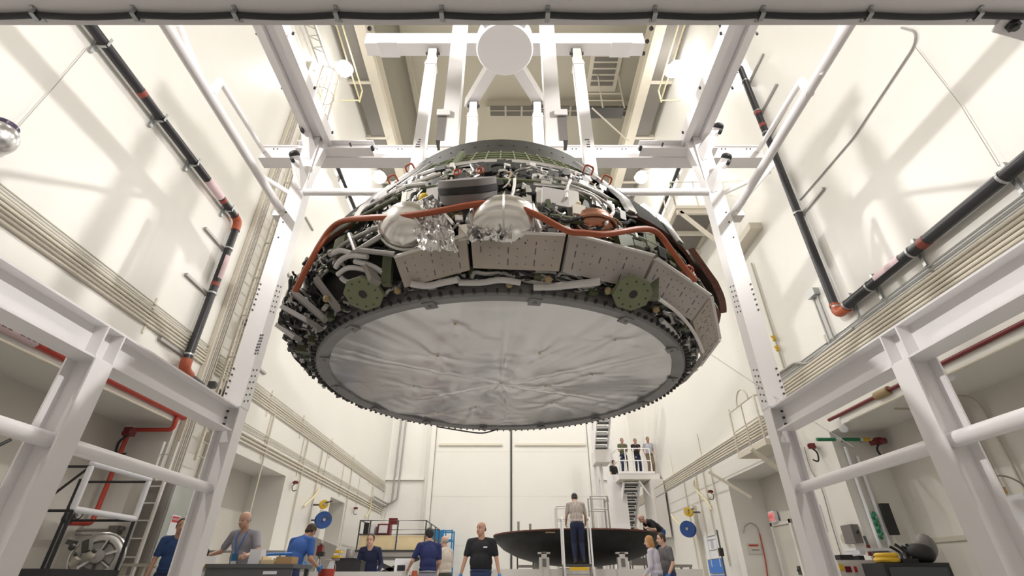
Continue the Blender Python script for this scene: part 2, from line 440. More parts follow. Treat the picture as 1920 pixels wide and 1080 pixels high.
# ================================================================ NEAR OVERHEAD BEAM WITH CABLE
zo = .83+2.6
ob = thing('overhead_beam', 'grey overhead beam crossing the top of the view nearest the camera', 'beam', (0, 1.33, zo))
MB().bb((-6.6, 1.16, zo), (6.6, 1.512, zo+.03)).build('flange', M['beam_grey'], ob)
MB().bb((-6.6, 1.32, zo+.03), (6.6, 1.35, zo+.42)).bb((-6.6, 1.16, zo+.42), (6.6, 1.512, zo+.45)).build('web', M['beam_grey'], ob)
for x in (-6.45, 6.45): MB().bb((x-.12, 1.2, 0), (x+.12, 1.47, zo)).build('support_post', M['beam_grey'], ob)
pts = []
clipx = [at(u, 22, z=zo-.02).x for u in (-930, -730, -530, -330, -130, 62, 250, 440, 630, 828, 1027, 1228, 1430, 1632, 1838, 2040, 2240, 2440, 2640, 2840)]
for i in range(len(clipx)-1):
    for k in range(8):
        t_ = k/8; x = clipx[i]+(clipx[i+1]-clipx[i])*t_
        pts.append(V((x, 1.447+.008*math.sin(PI*t_)*(1 if i % 2 else .6), zo-.018-.006*math.sin(PI*t_))))
cb = MB().tube(pts, .0165, 12).build('power_cable', M['black_cable'], ob)
for x in clipx:
    MB().bb((x-.012, 1.405, zo-.006), (x+.012, 1.495, zo)).bb((x-.012, 1.425, zo-.04), (x+.012, 1.469, zo-.035)).bb((x-.012, 1.424, zo-.04), (x+.012, 1.428, zo)).bb((x-.012, 1.466, zo-.04), (x+.012, 1.470, zo)).cyl((x, 1.41, zo-.012), (x, 1.41, zo), .008, 8).build('cable_clip', M['galv'], ob)
pg = [at(1858, 58, z=zo-.004), at(1878, 30, z=zo-.004), at(1990, 20, z=zo-.004), at(1990, 95, z=zo-.004), at(1915, 74, z=zo-.004)]
gp = MB().plate(pg, (0, 0, -1), .012).build('gusset_plate', M['beam_grey'], ob)
pb = at(1898, 46, z=zo-.02)
MB().cyl(pb, pb+V((0, 0, -.02)), .034, 6).cyl(pb+V((0, 0, -.02)), pb+V((0, 0, -.04)), .018, 12).build('bolt', M['bolt'], gp)

# ================================================================ SPREADER AND LIFTING LEGS
CX, CY = -.10, 5.10
ZH = .83+8.14
sp = thing('lifting_spreader', 'white lifting spreader with a round hub and radiating arms above the capsule', 'spreader', (CX, CY, ZH))
MB().lathe([(0, -.16), (.48, -.16), (.50, -.14), (.50, .16), (0, .16)], (CX, CY, ZH), 40).build('hub', M['bright_white'], sp)
arms = [(-1, 0, 2.45), (1, 0, 2.45)]
for sx, _, L in arms:
    MB().bb((CX+sx*.3, CY-.12, ZH-.13), (CX+sx*L, CY+.12, ZH+.17)).build('arm', M['bright_white'], sp)
for sx in (-1, 1):
    for sy in (-1, 1):
        d = V((sx*.5, sy*.866, 0))
        MB().bar(V((CX, CY, ZH+.0))+d*.3, V((CX, CY, ZH+.0))+d*1.45, .2, .26).build('arm', M['bright_white'], sp)
for sx in (-1, 1):
    MB().bb((CX+sx*2.05-.18, CY-.14, ZH-.145), (CX+sx*2.05+.18, CY+.14, ZH-.13)).build('wear_pad', M['bright_white'], sp)
MB().cyl((CX, CY, ZH+.16), (CX, CY, ZH+.5), .12).build('hook_stub', M['steel'], sp)
single(MB().cyl((CX-.12, CY, ZH+.5), (CX-.12, CY, ZC-.02), .02).cyl((CX+.12, CY, ZH+.5), (CX+.12, CY, ZC-.02), .02), 'hoist_rope', M['dull_steel'], 'steel hoist ropes rising from the round white hub to the roof', 'rope')
lab = {(-1, 0): 'long white lifting leg hanging outermost on the left of the spreader', (1, 0): 'long white lifting leg hanging outermost on the right of the spreader',
       (-.5, -1): 'thick white lifting leg in front, left of the round hub', (.5, -1): 'thick white lifting leg in front, right of the round hub',
       (-.5, 1): 'shorter-looking white lifting leg behind the hub on the left', (.5, 1): 'shorter-looking white lifting leg behind the hub on the right'}
for (sx, sy), L in lab.items():
    x = CX+(1.26*sx if sy == 0 else 1.24*sx); y = CY+1.1*sy; w = .19 if sy else .17
    leg = thing('lifting_strut', L, 'strut', (x, y, 4.96), 'legs of the lifting spreader')
    zt_ = ZH-.55
    MB().bb((x-w/2, y-w/2, 5.1), (x+w/2, y+w/2, zt_)).build('post', M['bright_white'], leg)
    MB().bb((x-.07, y-.07, zt_), (x+.07, y+.07, ZH-.2)).build('clevis', M['cream'] if sy == 0 else M['bright_white'], leg)
    MB().cyl((x-.12, y, ZH-.24), (x+.12, y, ZH-.24), .03).bb((x-.09, y-.03, ZH-.3), (x-.06, y+.03, ZH-.135)).bb((x+.06, y-.03, ZH-.3), (x+.09, y+.03, ZH-.135)).build('pin', M['dark_steel'], leg)
    MB().bb((x-w/2-.012, y-w/2-.012, zt_-.12), (x+w/2+.012, y+w/2+.012, zt_-.08)).build('collar', M['stand_white'], leg)
    if sy < 0:
        s_ = -1 if sx < 0 else 1
        MB().bb((x+s_*.10-.05, y-.1, 5.2), (x+s_*.10+.05, y+.06, 5.62)).build('load_cell', M['hatch_grey'], leg)
        MB().bb((x+s_*.09-.08, y-.12, 5.62), (x+s_*.09+.08, y+.1, 5.72)).build('bracket', M['bright_white'], leg)
    if sy > 0:
        MB().tube(arc((x, y-w/2-.004, 6.9), .05, 0, 2*PI, 10, (1, 0, 0), (0, 0, 1)), .006, 6).bb((x-w/2, y-w/2-.006, 7.15), (x+w/2, y-w/2, 7.18)).build('ink_mark', M['ink'], leg)['kind'] = 'stuff'
    if sy == 0:
        g = MB()
        for k in range(4): g.bb((x-.03+random.uniform(-.02, .02), y-w/2-.004, 6.3+k*.05), (x+.02, y-w/2, 6.32+k*.05))
        g.build('ink_mark', M['ink'], leg)['kind'] = 'stuff'
    MB().bb((x-.09, y-.09, 4.96), (x+.09, y+.09, 5.1)).build('foot', M['stand_white'], leg)
# ================================================================ CREW CAPSULE
HZ = 2.71                                           # height of its flat underside
PROF = [(0, 2.03), (.06, 2.12), (.28, 2.33), (.5, 2.30), (1.02, 2.14), (2.22, 1.40), (3.5, .6)]
def RC(h):
    if h <= 0: return PROF[0][1]
    for (a, ra), (b, rb) in zip(PROF, PROF[1:]):
        if h <= b: return ra+(rb-ra)*(h-a)/(b-a)
    return PROF[-1][1]
def cp(phi, h, off=0.):
    """point on the conical side: phi degrees from the near side, + to the right"""
    a = math.radians(phi); r = RC(h)+off
    return V((CX+r*math.sin(a), CY-r*math.cos(a), HZ+h))
def nrm(phi): a = math.radians(phi); return V((math.sin(a), -math.cos(a), 0))
def tng(phi): a = math.radians(phi); return V((math.cos(a), math.sin(a), 0))
def hit(u, v, off=0.):
    """(phi, h) where the sight line (u,v) first meets the side"""
    r = ray(u, v); k = 1.5
    while k < 9:
        p = CAM+r*k; h = p.z-HZ
        if 0 <= h <= 2.3 and math.hypot(p.x-CX, p.y-CY) <= RC(h)+off:
            return math.degrees(math.atan2(p.x-CX, -(p.y-CY))), h
        k += .006
    p = CAM+r*(5.0); return math.degrees(math.atan2(p.x-CX, -(p.y-CY))), .4
def phi_at(u, v, h):
    p = at(u, v, z=HZ+h); return math.degrees(math.atan2(p.x-CX, -(p.y-CY)))
cm = thing('crew_capsule', 'large conical spacecraft capsule with exposed plumbing hanging over the high bay', 'spacecraft', (CX, CY, HZ))
UPD = lambda ph: (tng(ph), (cp(ph, 1.6)-cp(ph, 1.2)).normalized())
# underside cover: crinkled metallised film with six radial seams
RI = 1.87; mb = MB(); nr, na = 44, 300; vs = [V((CX, CY, HZ-.05))]
seam = [math.radians(a) for a in (2, 62, 118, 178, 242, 298)]
anch = [(math.radians(a), r) for a, r in ((25, .9), (75, 1.0), (140, .95), (200, 1.0), (262, 1.0), (320, .95), (0, 0), (100, .5), (345, 1.45), (45, 1.5), (215, 1.5))]
AN = [V((r*math.sin(a), -r*math.cos(a), 0)) for a, r in anch]
def film(x, y):
    r = math.hypot(x, y); a = math.atan2(x, -y); q = r/RI
    z = -.05*(1-q*q)-.012
    ca, sa = math.cos(a), math.sin(a); w = noise.noise(V((ca*6, sa*6, q*.8)))*.5+noise.noise(V((ca*14+4, sa*14, q*1.3)))*.4+noise.noise(V((ca*30+9, sa*30, q*2)))*.25
    z += w*.019*min(1, q*1.4)*(.15+.85*q**3)
    z += noise.noise(V((x*1.4, y*1.4, 2)))*.022
    for s_ in seam:
        d = (a-s_+PI) % (2*PI)-PI
        z += (-.010*math.exp(-(d*r/.016)**2)+.008*math.exp(-(d*r/.10)**2))*min(1, r/.5)
        z += .012*math.exp(-(d*r/.25)**2)*noise.noise(V((r*9+a, d*r*3, s_)))
    for k, c in enumerate(AN):
        dx, dy = x-c.x, y-c.y; d = math.hypot(dx, dy)
        if d < .8:
            z += .018*math.exp(-(d/.08)**2)+.008*math.exp(-(d/.40)**2)*noise.noise(V((dx/(d+.02)*2.4+k*7, dy/(d+.02)*2.4, k)))*min(1, d/.1)*2
    return z
for i in range(1, nr+1):
    r = RI*(i/nr)**.85
    for k in range(na):
        a = 2*PI*k/na; x, y = r*math.sin(a), -r*math.cos(a)
        vs.append(V((CX+x, CY+y, HZ+.02+film(x, y))))
fs = [(0, 1+k, 1+(k+1) % na) for k in range(na)]
fs += [(1+(i-1)*na+k, 1+i*na+k, 1+i*na+(k+1) % na, 1+(i-1)*na+(k+1) % na) for i in range(1, nr) for k in range(na)]
vs[0] = V((CX, CY, HZ+.02+film(0, 0)))
mb.add(vs, fs, True)
cov = mb.build('underside_cover', M['foil'], cm, False)
g = MB()
for c in AN: g.cyl((CX+c.x, CY+c.y, HZ+.02+film(c.x, c.y)-.012), (CX+c.x, CY+c.y, HZ+.03+film(c.x, c.y)), .012, 8)
g.build('tie_point', M['yellow_pale'], cov)['kind'] = 'stuff'
# ring around it with clips
ring = MB().lathe([(1.82, -.012), (1.925, -.03), (1.945, -.01), (1.95, .10), (1.82, .10)], (CX, CY, HZ), 120, closed_prof=True).build('base_ring', M['ring_grey'], cm)
for k in range(14):
    ph = k*360/14+9; a = math.radians(ph); d = nrm(ph); c = V((CX, CY, HZ-.03))+d*1.86
    R = Matrix((tng(ph), d, V((0, 0, 1)))).transposed()
    MB().box(c, (.10, .10, .014), R).cyl(c+V((0, 0, -.02)), c, .012, 8).build('ring_clip', M['ring_grey'], ring)
# inner body and dark lower annulus
MB().lathe([(1.95, .08), (2.03, .10), (2.13, .32), (2.10, .55), (1.93, 1.02), (1.30, 2.05)], (CX, CY, HZ), 96).build('pressure_hull', M['shell_dark'], cm)
ur = MB().lathe([(1.27, 2.03), (1.475, 2.0), (1.435, 2.24), (1.30, 2.25)], (CX, CY, HZ), 96, closed_prof=True).build('upper_ring', M['ring_top'], cm)
g = MB()
for k in range(64):
    ph = -180+k*360/64
    for h in (2.04, 2.13):
        p = V((CX, CY, HZ+h))+nrm(ph)*1.455; g.cyl(p-nrm(ph)*.01, p+nrm(ph)*.008, .010, 6)
g.build('rivet', M['bolt'], ur)['kind'] = 'stuff'
MB().lathe([(0, 2.2), (.5, 2.25), (.52, 2.2), (1.32, 2.2)], (CX, CY, HZ), 48).build('top_deck', M['ring_top'], cm)
# green grid band under the upper ring
gb = MB().lathe([(1.70, 1.64), (1.465, 2.02)], (CX, CY, HZ), 96)
for k in range(72):
    ph = k*5; gb.bar(V((CX, CY, HZ+1.645))+nrm(ph)*1.705, V((CX, CY, HZ+2.015))+nrm(ph)*1.47, .012, .02)
for h, r in ((1.74, 1.65), (1.83, 1.595), (1.92, 1.54)): gb.tube([V((CX, CY, HZ+h))+nrm(k*4)*r for k in range(90)], .008, 5, True)
gb.build('grid_band', M['green_light'], cm)
# ring frames and ring plumbing
for h, off, r_, m_ in ((1.58, -.05, .032, 'strip_silver'), (1.50, -.10, .016, 'steel'), (1.43, -.10, .016, 'steel'), (1.36, -.11, .014, 'dull_steel'), (.98, -.05, .03, 'green_prime'), (.52, -.06, .03, 'green_prime')):
    MB().tube([cp(k*4, h, off) for k in range(90)], r_, 8, True).build('ring_pipe' if r_ < .03 else 'ring_frame', M[m_], cm)
# longerons
for k in range(12):
    ph = k*30+15
    if -58 < ph < 58 and ph not in (-45, 45): continue
    MB().bar(cp(ph, .5, -.04), cp(ph, 1.95, -.02), .06, .07, nrm(ph)).build('longeron', M['green_prime'], cm)
# bright metal strips along both edges of the open bay, and dark shell panels beyond them
def strip(name, ph0, ph1, h0, h1, off, t, m_, n=14, skew=0., mi=None):
    b = MB()
    def P(ph, h, o): return cp(ph, h, o)
    hs = [h0+(h1-h0)*q/6 for q in range(7)]
    G = [[[P(ph0+(ph1-ph0)*i/n+skew*(h-h0), h, o) for i in range(n+1)] for h in hs] for o in (off, off+t)]
    for s_ in (0, 1):
        fl = [p for row in G[s_] for p in row]
        b.add(fl, [(q*(n+1)+i, q*(n+1)+i+1, (q+1)*(n+1)+i+1, (q+1)*(n+1)+i)[::(1 if s_ else -1)] for q in range(6) for i in range(n)], True, 0)
    ed = [(0, i) for i in range(n+1)]+[(q, n) for q in range(1, 7)]+[(6, i) for i in range(n-1, -1, -1)]+[(q, 0) for q in range(5, 0, -1)]
    lo = [G[0][q][i] for q, i in ed]; hi = [G[1][q][i] for q, i in ed]; k = len(ed)
    b.add(lo+hi, [(i, (i+1) % k, k+(i+1) % k, k+i) for i in range(k)], False, 1 if mi else 0)
    return b.build(name, [M[m_], M[mi]] if mi else M[m_], cm)
strip('edge_strip', -34, -31.6, .74, 1.97, .0, .04, 'strip_silver', 4)
strip('edge_strip', -29.5, -28.3, .80, 1.95, -.03, .03, 'strip_silver', 3)
strip('edge_strip', 29.5, 31.8, .80, 1.97, .0, .04, 'strip_silver', 4)
strip('edge_strip', 44, 46, .70, 1.3, .03, .04, 'strip_silver', 4)
strip('shell_panel', -66, -34.5, .70, 1.99, -.01, .035, 'shell_dark', 18, mi='brown_edge')
strip('shell_panel', 32.3, 66, .78, 1.99, -.01, .035, 'shell_dark', 18, mi='brown_edge')
strip('shell_panel', 69, 128, 1.15, 2.0, -.01, .05, 'shell_dark', 24, mi='brown_edge')
strip('shell_panel', 72, 124, .45, 1.10, .0, .07, 'shell_dark', 24, mi='brown_edge')
strip('shell_panel', -132, -76, .62, 2.0, -.02, .05, 'shell_dark', 24, mi='brown_edge')
strip('shell_panel', 132, 180, .4, 2.0, -.02, .05, 'shell_dark', 16)
strip('shell_panel', -180, -136, .4, 2.0, -.02, .05, 'shell_dark', 16)
a0, h0 = hit(1175, 400, .1); 
strip('tile_strip', 58, 70, .42, .95, .05, .06, 'hatch_grey', 8, mi='brown_edge')
p = cp(-78, 1.02, .06); R = Matrix((tng(-78), nrm(-78), V((0, 0, 1)))).transposed()
MB().box(p, (.22, .14, .17), R).build('vent_box', M['shell_dark'], cm)
# flared aft panels (underside-facing), from front left round to the back right
cor = [phi_at(732, 468, .24), phi_at(880, 452, .24), phi_at(1070, 440, .24), phi_at(1222, 495, .24), phi_at(1338, 560, .24), phi_at(1374, 640, .24), 96, 112, 128, 143]
for i in range(len(cor)-1):
    a, b_ = cor[i]+.4, cor[i+1]-.4; tan = i in (0, 1, 4, 6)
    h1 = (.25, .27, .28, .27, .27, .27, .24, .22, .20)[i]
    pb = MB(); n = 5
    lo = [cp(a+(b_-a)*k/n, (.03 if k == 0 else .075) if i == 0 else .085, .0) for k in (0, n)]; hi = [cp(a+(b_-a)*k/n, .185 if (i == 0 and k == 0) else h1, .02) for k in (0, n)]
    out = (lo[1]-lo[0]).cross(hi[0]-lo[0]).normalized()
    if out.dot(nrm((a+b_)/2)) < 0: out = -out
    pb.plate([lo[0], lo[1], hi[1], hi[0]], -out, .035)
    pn = pb.build('aft_panel', M['tile_tan' if tan else 'tile_grey'], cm)
    if i < 7:                                       # rows of slots and fasteners
        g = MB(); ncol = max(4, int((lo[1]-lo[0]).length/.062))
        for c_ in range(1, ncol):
            t_ = c_/ncol; A = lo[0].lerp(lo[1], t_); B = hi[0].lerp(hi[1], t_); long = c_ % 3 == 1
            for s0, s1 in (((.12, .30), (.45, .62), (.72, .80)) if long else ((.15, .18), (.36, .39), (.58, .61), (.82, .85))):
                if random.random() < .85: g.bar(A.lerp(B, s0)+out*.001, A.lerp(B, s1)+out*.001, .007, .004, out)
        g.build('fastener', M['ink'], pn)['kind'] = 'stuff'
    # bright top edge
    MB().bar(hi[0]+V((0, 0, .004)), hi[1]+V((0, 0, .004)), .045, .012).build('panel_edge', M['stand_white'], pn)
# radial ribs at front left
for (u_, v_), (u2, v2) in (((594, 516), (636, 572)), ((552, 540), (612, 592)), ((534, 570), (600, 606)), ((526, 604), (560, 628)), ((690, 486), (705, 520))):
    p = at(u_, v_, z=HZ+.27); q = at(u2, v2, z=HZ+.02)
    MB().bar(p+V((0, 0, -.04)), q+V((0, 0, -.04)), .085, .04, (0, 0, 1)).build('aft_rib', M['rib_grey'], cm)
# green gusset plates with a hole
for u_, v_ in ((684, 548), (1184, 548)):
    c = at(u_, v_, z=HZ+.03); a = math.degrees(math.atan2(c.x-CX, -(c.y-CY))); n_ = (nrm(a)*.6+V((0, 0, -1))).normalized()
    x = tng(a); y = n_.cross(x).normalized()
    oc = [c+x*(.18*math.cos(t))+y*(.15*math.sin(t)) for t in [PI/4*k+PI/8 for k in range(8)]]
    gp = MB().plate(oc, n_, .03).build('gusset_plate', M['green_light'], cm)
    MB().cyl(c+n_*.028, c+n_*.034, .035, 16).build('bore', M['black_rubber'], gp)
    g = MB()
    for k in range(10):
        q = c+x*(.125*math.cos(k*.628))+y*(.11*math.sin(k*.628)); g.cyl(q+n_*.028, q+n_*.035, .008, 6)
    g.build('fastener', M['bolt'], gp)['kind'] = 'stuff'
    MB().bar(c+x*.22, c+x*.24+V((0, 0, .28))+nrm(a)*.05, .07, .08).build('gusset_rib', M['green_prime'], cm)
# tanks
def ballc(u_, v_, off): ph, h = hit(u_, v_, off); return cp(ph, h, off)
c = ballc(770, 432, -.10)
t1 = MB().sph(c, (.235, .235, .22), 28, 18).build('tank', M['tank_silver'], cm)
MB().tube([c+V((.24*math.cos(t)*.97, -.24*abs(math.sin(t))*0-.0, .24*math.sin(t)*.97))+V((0, -.06, 0)) for t in [k*.21 for k in range(30)]], .010, 6, True).build('tank_band', M['stand_white'], t1)
c = ballc(945, 422, -.10)
t2 = MB().sph(c, (.30, .25, .215), 32, 18).build('tank', M['tank_silver'], cm)
for dx in (-.24, .0, .22):
    w = math.sqrt(max(0.01, 1-(dx/.30)**2))
    MB().tube([c+V((dx, .25*w*1.02*math.cos(t), .215*w*1.02*math.sin(t))) for t in [k*.209 for k in range(30)]], .009, 6, True).build('tank_band', M['steel'], t2)
c = ballc(1108, 424, -.12)
t3 = MB().sph(c, (.19, .17, .13), 24, 14).build('tank', M['copper'], cm)
MB().tube([c+V((.195*math.cos(t), .175*math.sin(t), -.03)) for t in [k*.209 for k in range(30)]], .016, 6, True).build('tank_band', M['copper'], t3)
# crumpled foil draped between the two tanks
c = ballc(815, 424, .0); fb = MB(); n_, m_ = 26, 22
pts = []
for j in range(m_+1):
    for i in range(n_+1):
        s_, t_ = i/n_-.5, j/m_-.5
        wd = .125-.06*t_+.05*noise.noise(V((t_*4, 1, 0)))
        q = c+V((1, 0, 0))*(s_*2*wd+t_*-.10)+V((0, .18, 1)).normalized()*(t_*.56)
        cr = noise.noise(V((s_*7, t_*7, 3)))*.07+abs(noise.noise(V((s_*14+t_*9, t_*5, 8))))*.06
        pts.append(q+V((0, -1, -.2))*(cr+.04*math.cos(s_*3)))
fb.add(pts, [(j*(n_+1)+i, j*(n_+1)+i+1, (j+1)*(n_+1)+i+1, (j+1)*(n_+1)+i) for j in range(m_) for i in range(n_)], False)
fb.build('foil_wrap', M['foil_crumple'], cm, False)
c = ballc(918, 444, .06); fb = MB(); pts = []
for j in range(15):
    for i in range(19):
        s_, t_ = i/18-.5, j/14-.5
        pts.append(c+V((s_*.32, -.02+noise.noise(V((s_*9, t_*6, 1)))*.09, t_*.10+noise.noise(V((s_*5, t_*5, 7)))*.05)))
fb.add(pts, [(j*19+i, j*19+i+1, (j+1)*19+i+1, (j+1)*19+i) for j in range(14) for i in range(18)], False)
fb.build('foil_wrap', M['foil_crumple'], cm, False)
# drum shaped hatch
ph, h = hit(878, 366, .0); c = cp(ph, h, -.02); ax = (nrm(ph)*.75+V((0, 0, .66))).normalized(); X_ = ax.orthogonal()
hz_ = V((0, 0, 1)); ax = (nrm(ph)*.72+V((0, 0, .69))).normalized()
hd = MB().lathe([(0, -.18), (.15, -.18), (.17, -.08), (.225, -.04), (.23, .03), (.222, .04)], c, 40, axis=ax).build('hatch_drum', M['hatch_grey'], cm)
MB().lathe([(.224, .035), (.236, .04), (.236, .085), (.224, .09)], c, 40, axis=ax, closed_prof=True).build('hatch_seal', M['black_rubber'], hd)
MB().lathe([(.222, .08), (.232, .09), (.23, .14), (0, .15)], c, 40, axis=ax).build('hatch_lid', M['hatch_grey'], hd)
for dx in (-.10, .13):
    q = c+ax*.16+tng(ph)*dx*.8+V((0, 0, .05))
    MB().tube(arc(q, .028, 0, 2*PI, 10, tng(ph), V((0, 0, 1))), .009, 6).build('hatch_latch', M['orange_fit'], hd)
# boxes and valves of the open bay
def blk(name, u_, v_, w, hh, d, m_, off=.0, tilt=0):
    ph, h = hit(u_, v_, off); c = cp(ph, h, off); R = Matrix((tng(ph), nrm(ph), V((0, 0, 1)))).transposed()
    if tilt: R = Matrix.Rotation(tilt, 3, nrm(ph)) @ R
    return MB().box(c, (w, d, hh), R).build(name, M[m_], cm)
for a in ((1038, 378, .22, .17, .12, 'white_wrap'), (1068, 382, .12, .18, .12, 'stand_white'), (1010, 372, .05, .16, .08, 'stand_white'), (990, 368, .04, .18, .06, 'steel'), (1022, 350, .09, .05, .09, 'steel'),
          (1090, 372, .10, .10, .1, 'green_prime'), (1118, 388, .14, .07, .1, 'strip_silver'), (1082, 400, .10, .10, .1, 'cream'), (1132, 402, .05, .16, .05, 'stand_white'), (812, 372, .11, .19, .05, 'white_wrap'),
          (760, 378, .05, .17, .05, 'cream'), (772, 372, .12, .12, .06, 'cream_dark'), (745, 395, .16, .05, .06, 'dark_steel'), (862, 412, .06, .05, .05, 'stand_white'), (870, 440, .07, .14, .06, 'cream'), (880, 435, .05, .16, .05, 'dark_steel'),
          (1218, 455, .12, .24, .04, 'green_light'), (1196, 470, .10, .16, .05, 'green_prime'), (640, 462, .14, .16, .06, 'green_light'), (668, 448, .10, .09, .05, 'green_prime'), (1235, 478, .09, .10, .08, 'black_rubber'), (1170, 455, .14, .12, .06, 'green_prime')):
    blk('equipment_box', a[0], a[1], a[2], a[3], a[4], a[5], -.05, random.uniform(-.15, .15))
for a in ((795, 372, .045, 'yellow'), (1085, 382, .02, 'yellow_pale')):
    ph, h = hit(a[0], a[1], .0); MB().sph(cp(ph, h, 0), a[2], 10, 8).build('valve', M[a[3]], cm)
# struts left of the tanks
for (u0_, v0_), (u1_, v1_) in (((656, 440), (668, 472)), ((668, 472), (716, 442)), ((745, 352), (800, 345)), ((780, 385), (812, 368)), ((676, 470), (742, 478)), ((1002, 408), (1012, 432))):
    a, h = hit(u0_, v0_, .02); b_, h2 = hit(u1_, v1_, .02)
    MB().cyl(cp(a, h, .02), cp(b_, h2, .02), .022, 8).build('strut', M['dull_steel'], cm)
# bright strips along the edges of the open bay
def run0(uv, r, m_, off, name):
    P = []
    for u_, v_ in uv:
        a, h = hit(u_, v_, off); P.append(cp(a, h, off))
    return MB().tube(smooth_path(P, 5), r, 8).build(name, M[m_], cm)
run0([(664, 404), (704, 381), (746, 358), (792, 338), (826, 326)], .020, 'strip_silver', .01, 'edge_strip')
run0([(1040, 334), (1080, 344), (1118, 360), (1140, 372)], .016, 'strip_silver', .0, 'edge_strip')
# loose plumbing, one part each for the runs that read clearly
def run(uv, r, m_, off=.02, name='pipe'):
    P = []
    for u_, v_ in uv:
        a, h = hit(u_, v_, off); P.append(cp(a, h, off))
    return MB().tube(smooth_path(P, 5), r, 8).build(name, M[m_], cm)
run([(940, 372), (958, 368), (964, 350), (965, 336)], .013, 'stand_white')
run([(1070, 338), (1064, 352), (1062, 372)], .013, 'stand_white')
run([(1145, 385), (1150, 398), (1142, 408), (1136, 420)], .014, 'stand_white')
run([(1060, 345), (1105, 362), (1135, 380), (1148, 392)], .012, 'steel')
run([(1000, 345), (1060, 352), (1110, 368), (1128, 385)], .012, 'steel')
run([(830, 372), (860, 380), (920, 376)], .012, 'stand_white')
run([(770, 412), (800, 392), (830, 400), (850, 420)], .012, 'stand_white')
run([(610, 450), (640, 430), (690, 400), (745, 372)], .018, 'green_prime')
run([(620, 480), (650, 455), (700, 430), (730, 425)], .016, 'dull_steel')
# white wrapped lines at front left and under the panels
for uv in ([(630, 502), (640, 488), (660, 480), (690, 482)], [(634, 515), (655, 503), (690, 508), (715, 528)], [(640, 520), (650, 528), (690, 540)], [(665, 490), (700, 500), (722, 515)], [(625, 475), (640, 470), (660, 476)]):
    run(uv, .021, 'white_wrap', .03, 'wrapped_line')
def under(uv, r, m_, h, name):
    return MB().tube(smooth_path([at(u_, v_, z=HZ+h) for u_, v_ in uv], 5), r, 8).build(name, M[m_], cm)
under([(770, 532), (800, 536), (830, 530), (860, 524)], .026, 'white_wrap', .025, 'wrapped_line')
under([(860, 530), (900, 530), (940, 525), (975, 530)], .024, 'white_wrap', .025, 'wrapped_line')
under([(1000, 538), (1040, 537), (1080, 533), (1125, 528)], .03, 'white_wrap', .025, 'wrapped_line')
under([(1240, 600), (1262, 622), (1280, 650)], .024, 'white_wrap', .03, 'wrapped_line')
under([(1235, 560), (1275, 590), (1302, 625), (1318, 660)], .016, 'stand_white', .06, 'wrapped_line')
for u_, v_ in ((955, 533), (1028, 524), (745, 545), (1140, 545), (1230, 580), (612, 560)):
    MB().sph(at(u_, v_, z=HZ+.03), .03, 8, 6).build('valve', M['wire_tan'], cm)
# orange protective hose wrapped round the capsule
OH = [(553, 546), (575, 505), (600, 458), (622, 428), (645, 414), (690, 409), (745, 406), (800, 400), (840, 393), (880, 385), (920, 381), (955, 384), (985, 394), (1015, 408), (1045, 424), (1070, 435), (1095, 438), (1130, 440), (1165, 435), (1195, 430), (1220, 431), (1238, 442), (1258, 468), (1280, 500), (1302, 525)]
P = []
for u_, v_ in OH:
    a, h = hit(u_, v_, .10); P.append(cp(a, h, .10))
P[0] = at(553, 546, y=P[1].y+.1)
MB().tube(smooth_path(P, 6), .024, 10).build('orange_hose', M['hose_orange'], cm)
# red-orange handling loops on the shoulders
for u_, v_ in ((772, 314), (740, 336), (1100, 318), (1134, 337), (1285, 508)):
    a, h = hit(u_, v_+8, .02); c = cp(a, h, .02); r_ = V((0, 0, 1))*.5+nrm(a)*.6
    w = tng(a)*.05
    MB().tube(bend([c-w, c-w+r_*.10, c+w+r_*.10, c+w], .03), .010, 7).build('handling_loop', M['orange_fit'], cm)
# dense wiring, brackets and small plumbing over the open bay: nobody could count it
def clutter(name, m_, n, fn):
    b = MB()
    for _ in range(n): fn(b)
    o = b.build(name, M[m_], cm); o['kind'] = 'stuff'; return o
def wires(pr, hr, offr, rr, L):
    def fn(b):
        ph = random.uniform(*pr); h = random.uniform(*hr); o = random.uniform(*offr); P = []
        vert = random.random() < .45
        for k in range(5):
            P.append(cp(ph, max(.04, h), o)); 
            if vert: h += L*random.uniform(.1, .35); ph += random.uniform(-1.2, 1.2)
            else: ph += L*28*random.uniform(.1, .35); h += random.uniform(-.05, .05)
            o += random.uniform(-.025, .025)
        b.tube(smooth_path(P, 3), random.uniform(*rr), 6)
    return fn
def boxes(pr, hr, offr, sr):
    def fn(b):
        ph = random.uniform(*pr); h = random.uniform(*hr); c = cp(ph, h, random.uniform(*offr))
        R = Matrix.Rotation(random.uniform(-.4, .4), 3, nrm(ph)) @ Matrix((tng(ph), nrm(ph), V((0, 0, 1)))).transposed()
        b.box(c, [random.uniform(*sr) for _ in range(3)], R)
    return fn
BAY = (-31, 30)
LOW = (-52, 52)
clutter('wire_harness', 'dull_steel', 110, wires(BAY, (.40, 1.3), (-.14, -.02), (.005, .012), .26))
clutter('wire_harness', 'white_wrap', 45, wires(BAY, (.40, 1.3), (-.14, -.02), (.005, .011), .25))
clutter('wire_harness', 'black_rubber', 90, wires(BAY, (.40, 1.3), (-.14, -.02), (.006, .016), .26))
clutter('wire_harness', 'wire_tan', 40, wires(BAY, (.40, 1.25), (-.12, -.02), (.005, .010), .22))
clutter('small_fittings', 'green_prime', 60, boxes(LOW, (.32, .68), (-.18, -.06), (.03, .13)))
clutter('wire_harness', 'dull_steel', 70, wires(LOW, (.32, .6), (-.12, -.02), (.006, .013), .12))
clutter('wire_harness', 'black_rubber', 70, wires(LOW, (.32, .6), (-.12, -.02), (.006, .016), .12))
clutter('small_fittings', 'dark_steel', 60, boxes(LOW, (.32, .66), (-.14, -.04), (.03, .10)))
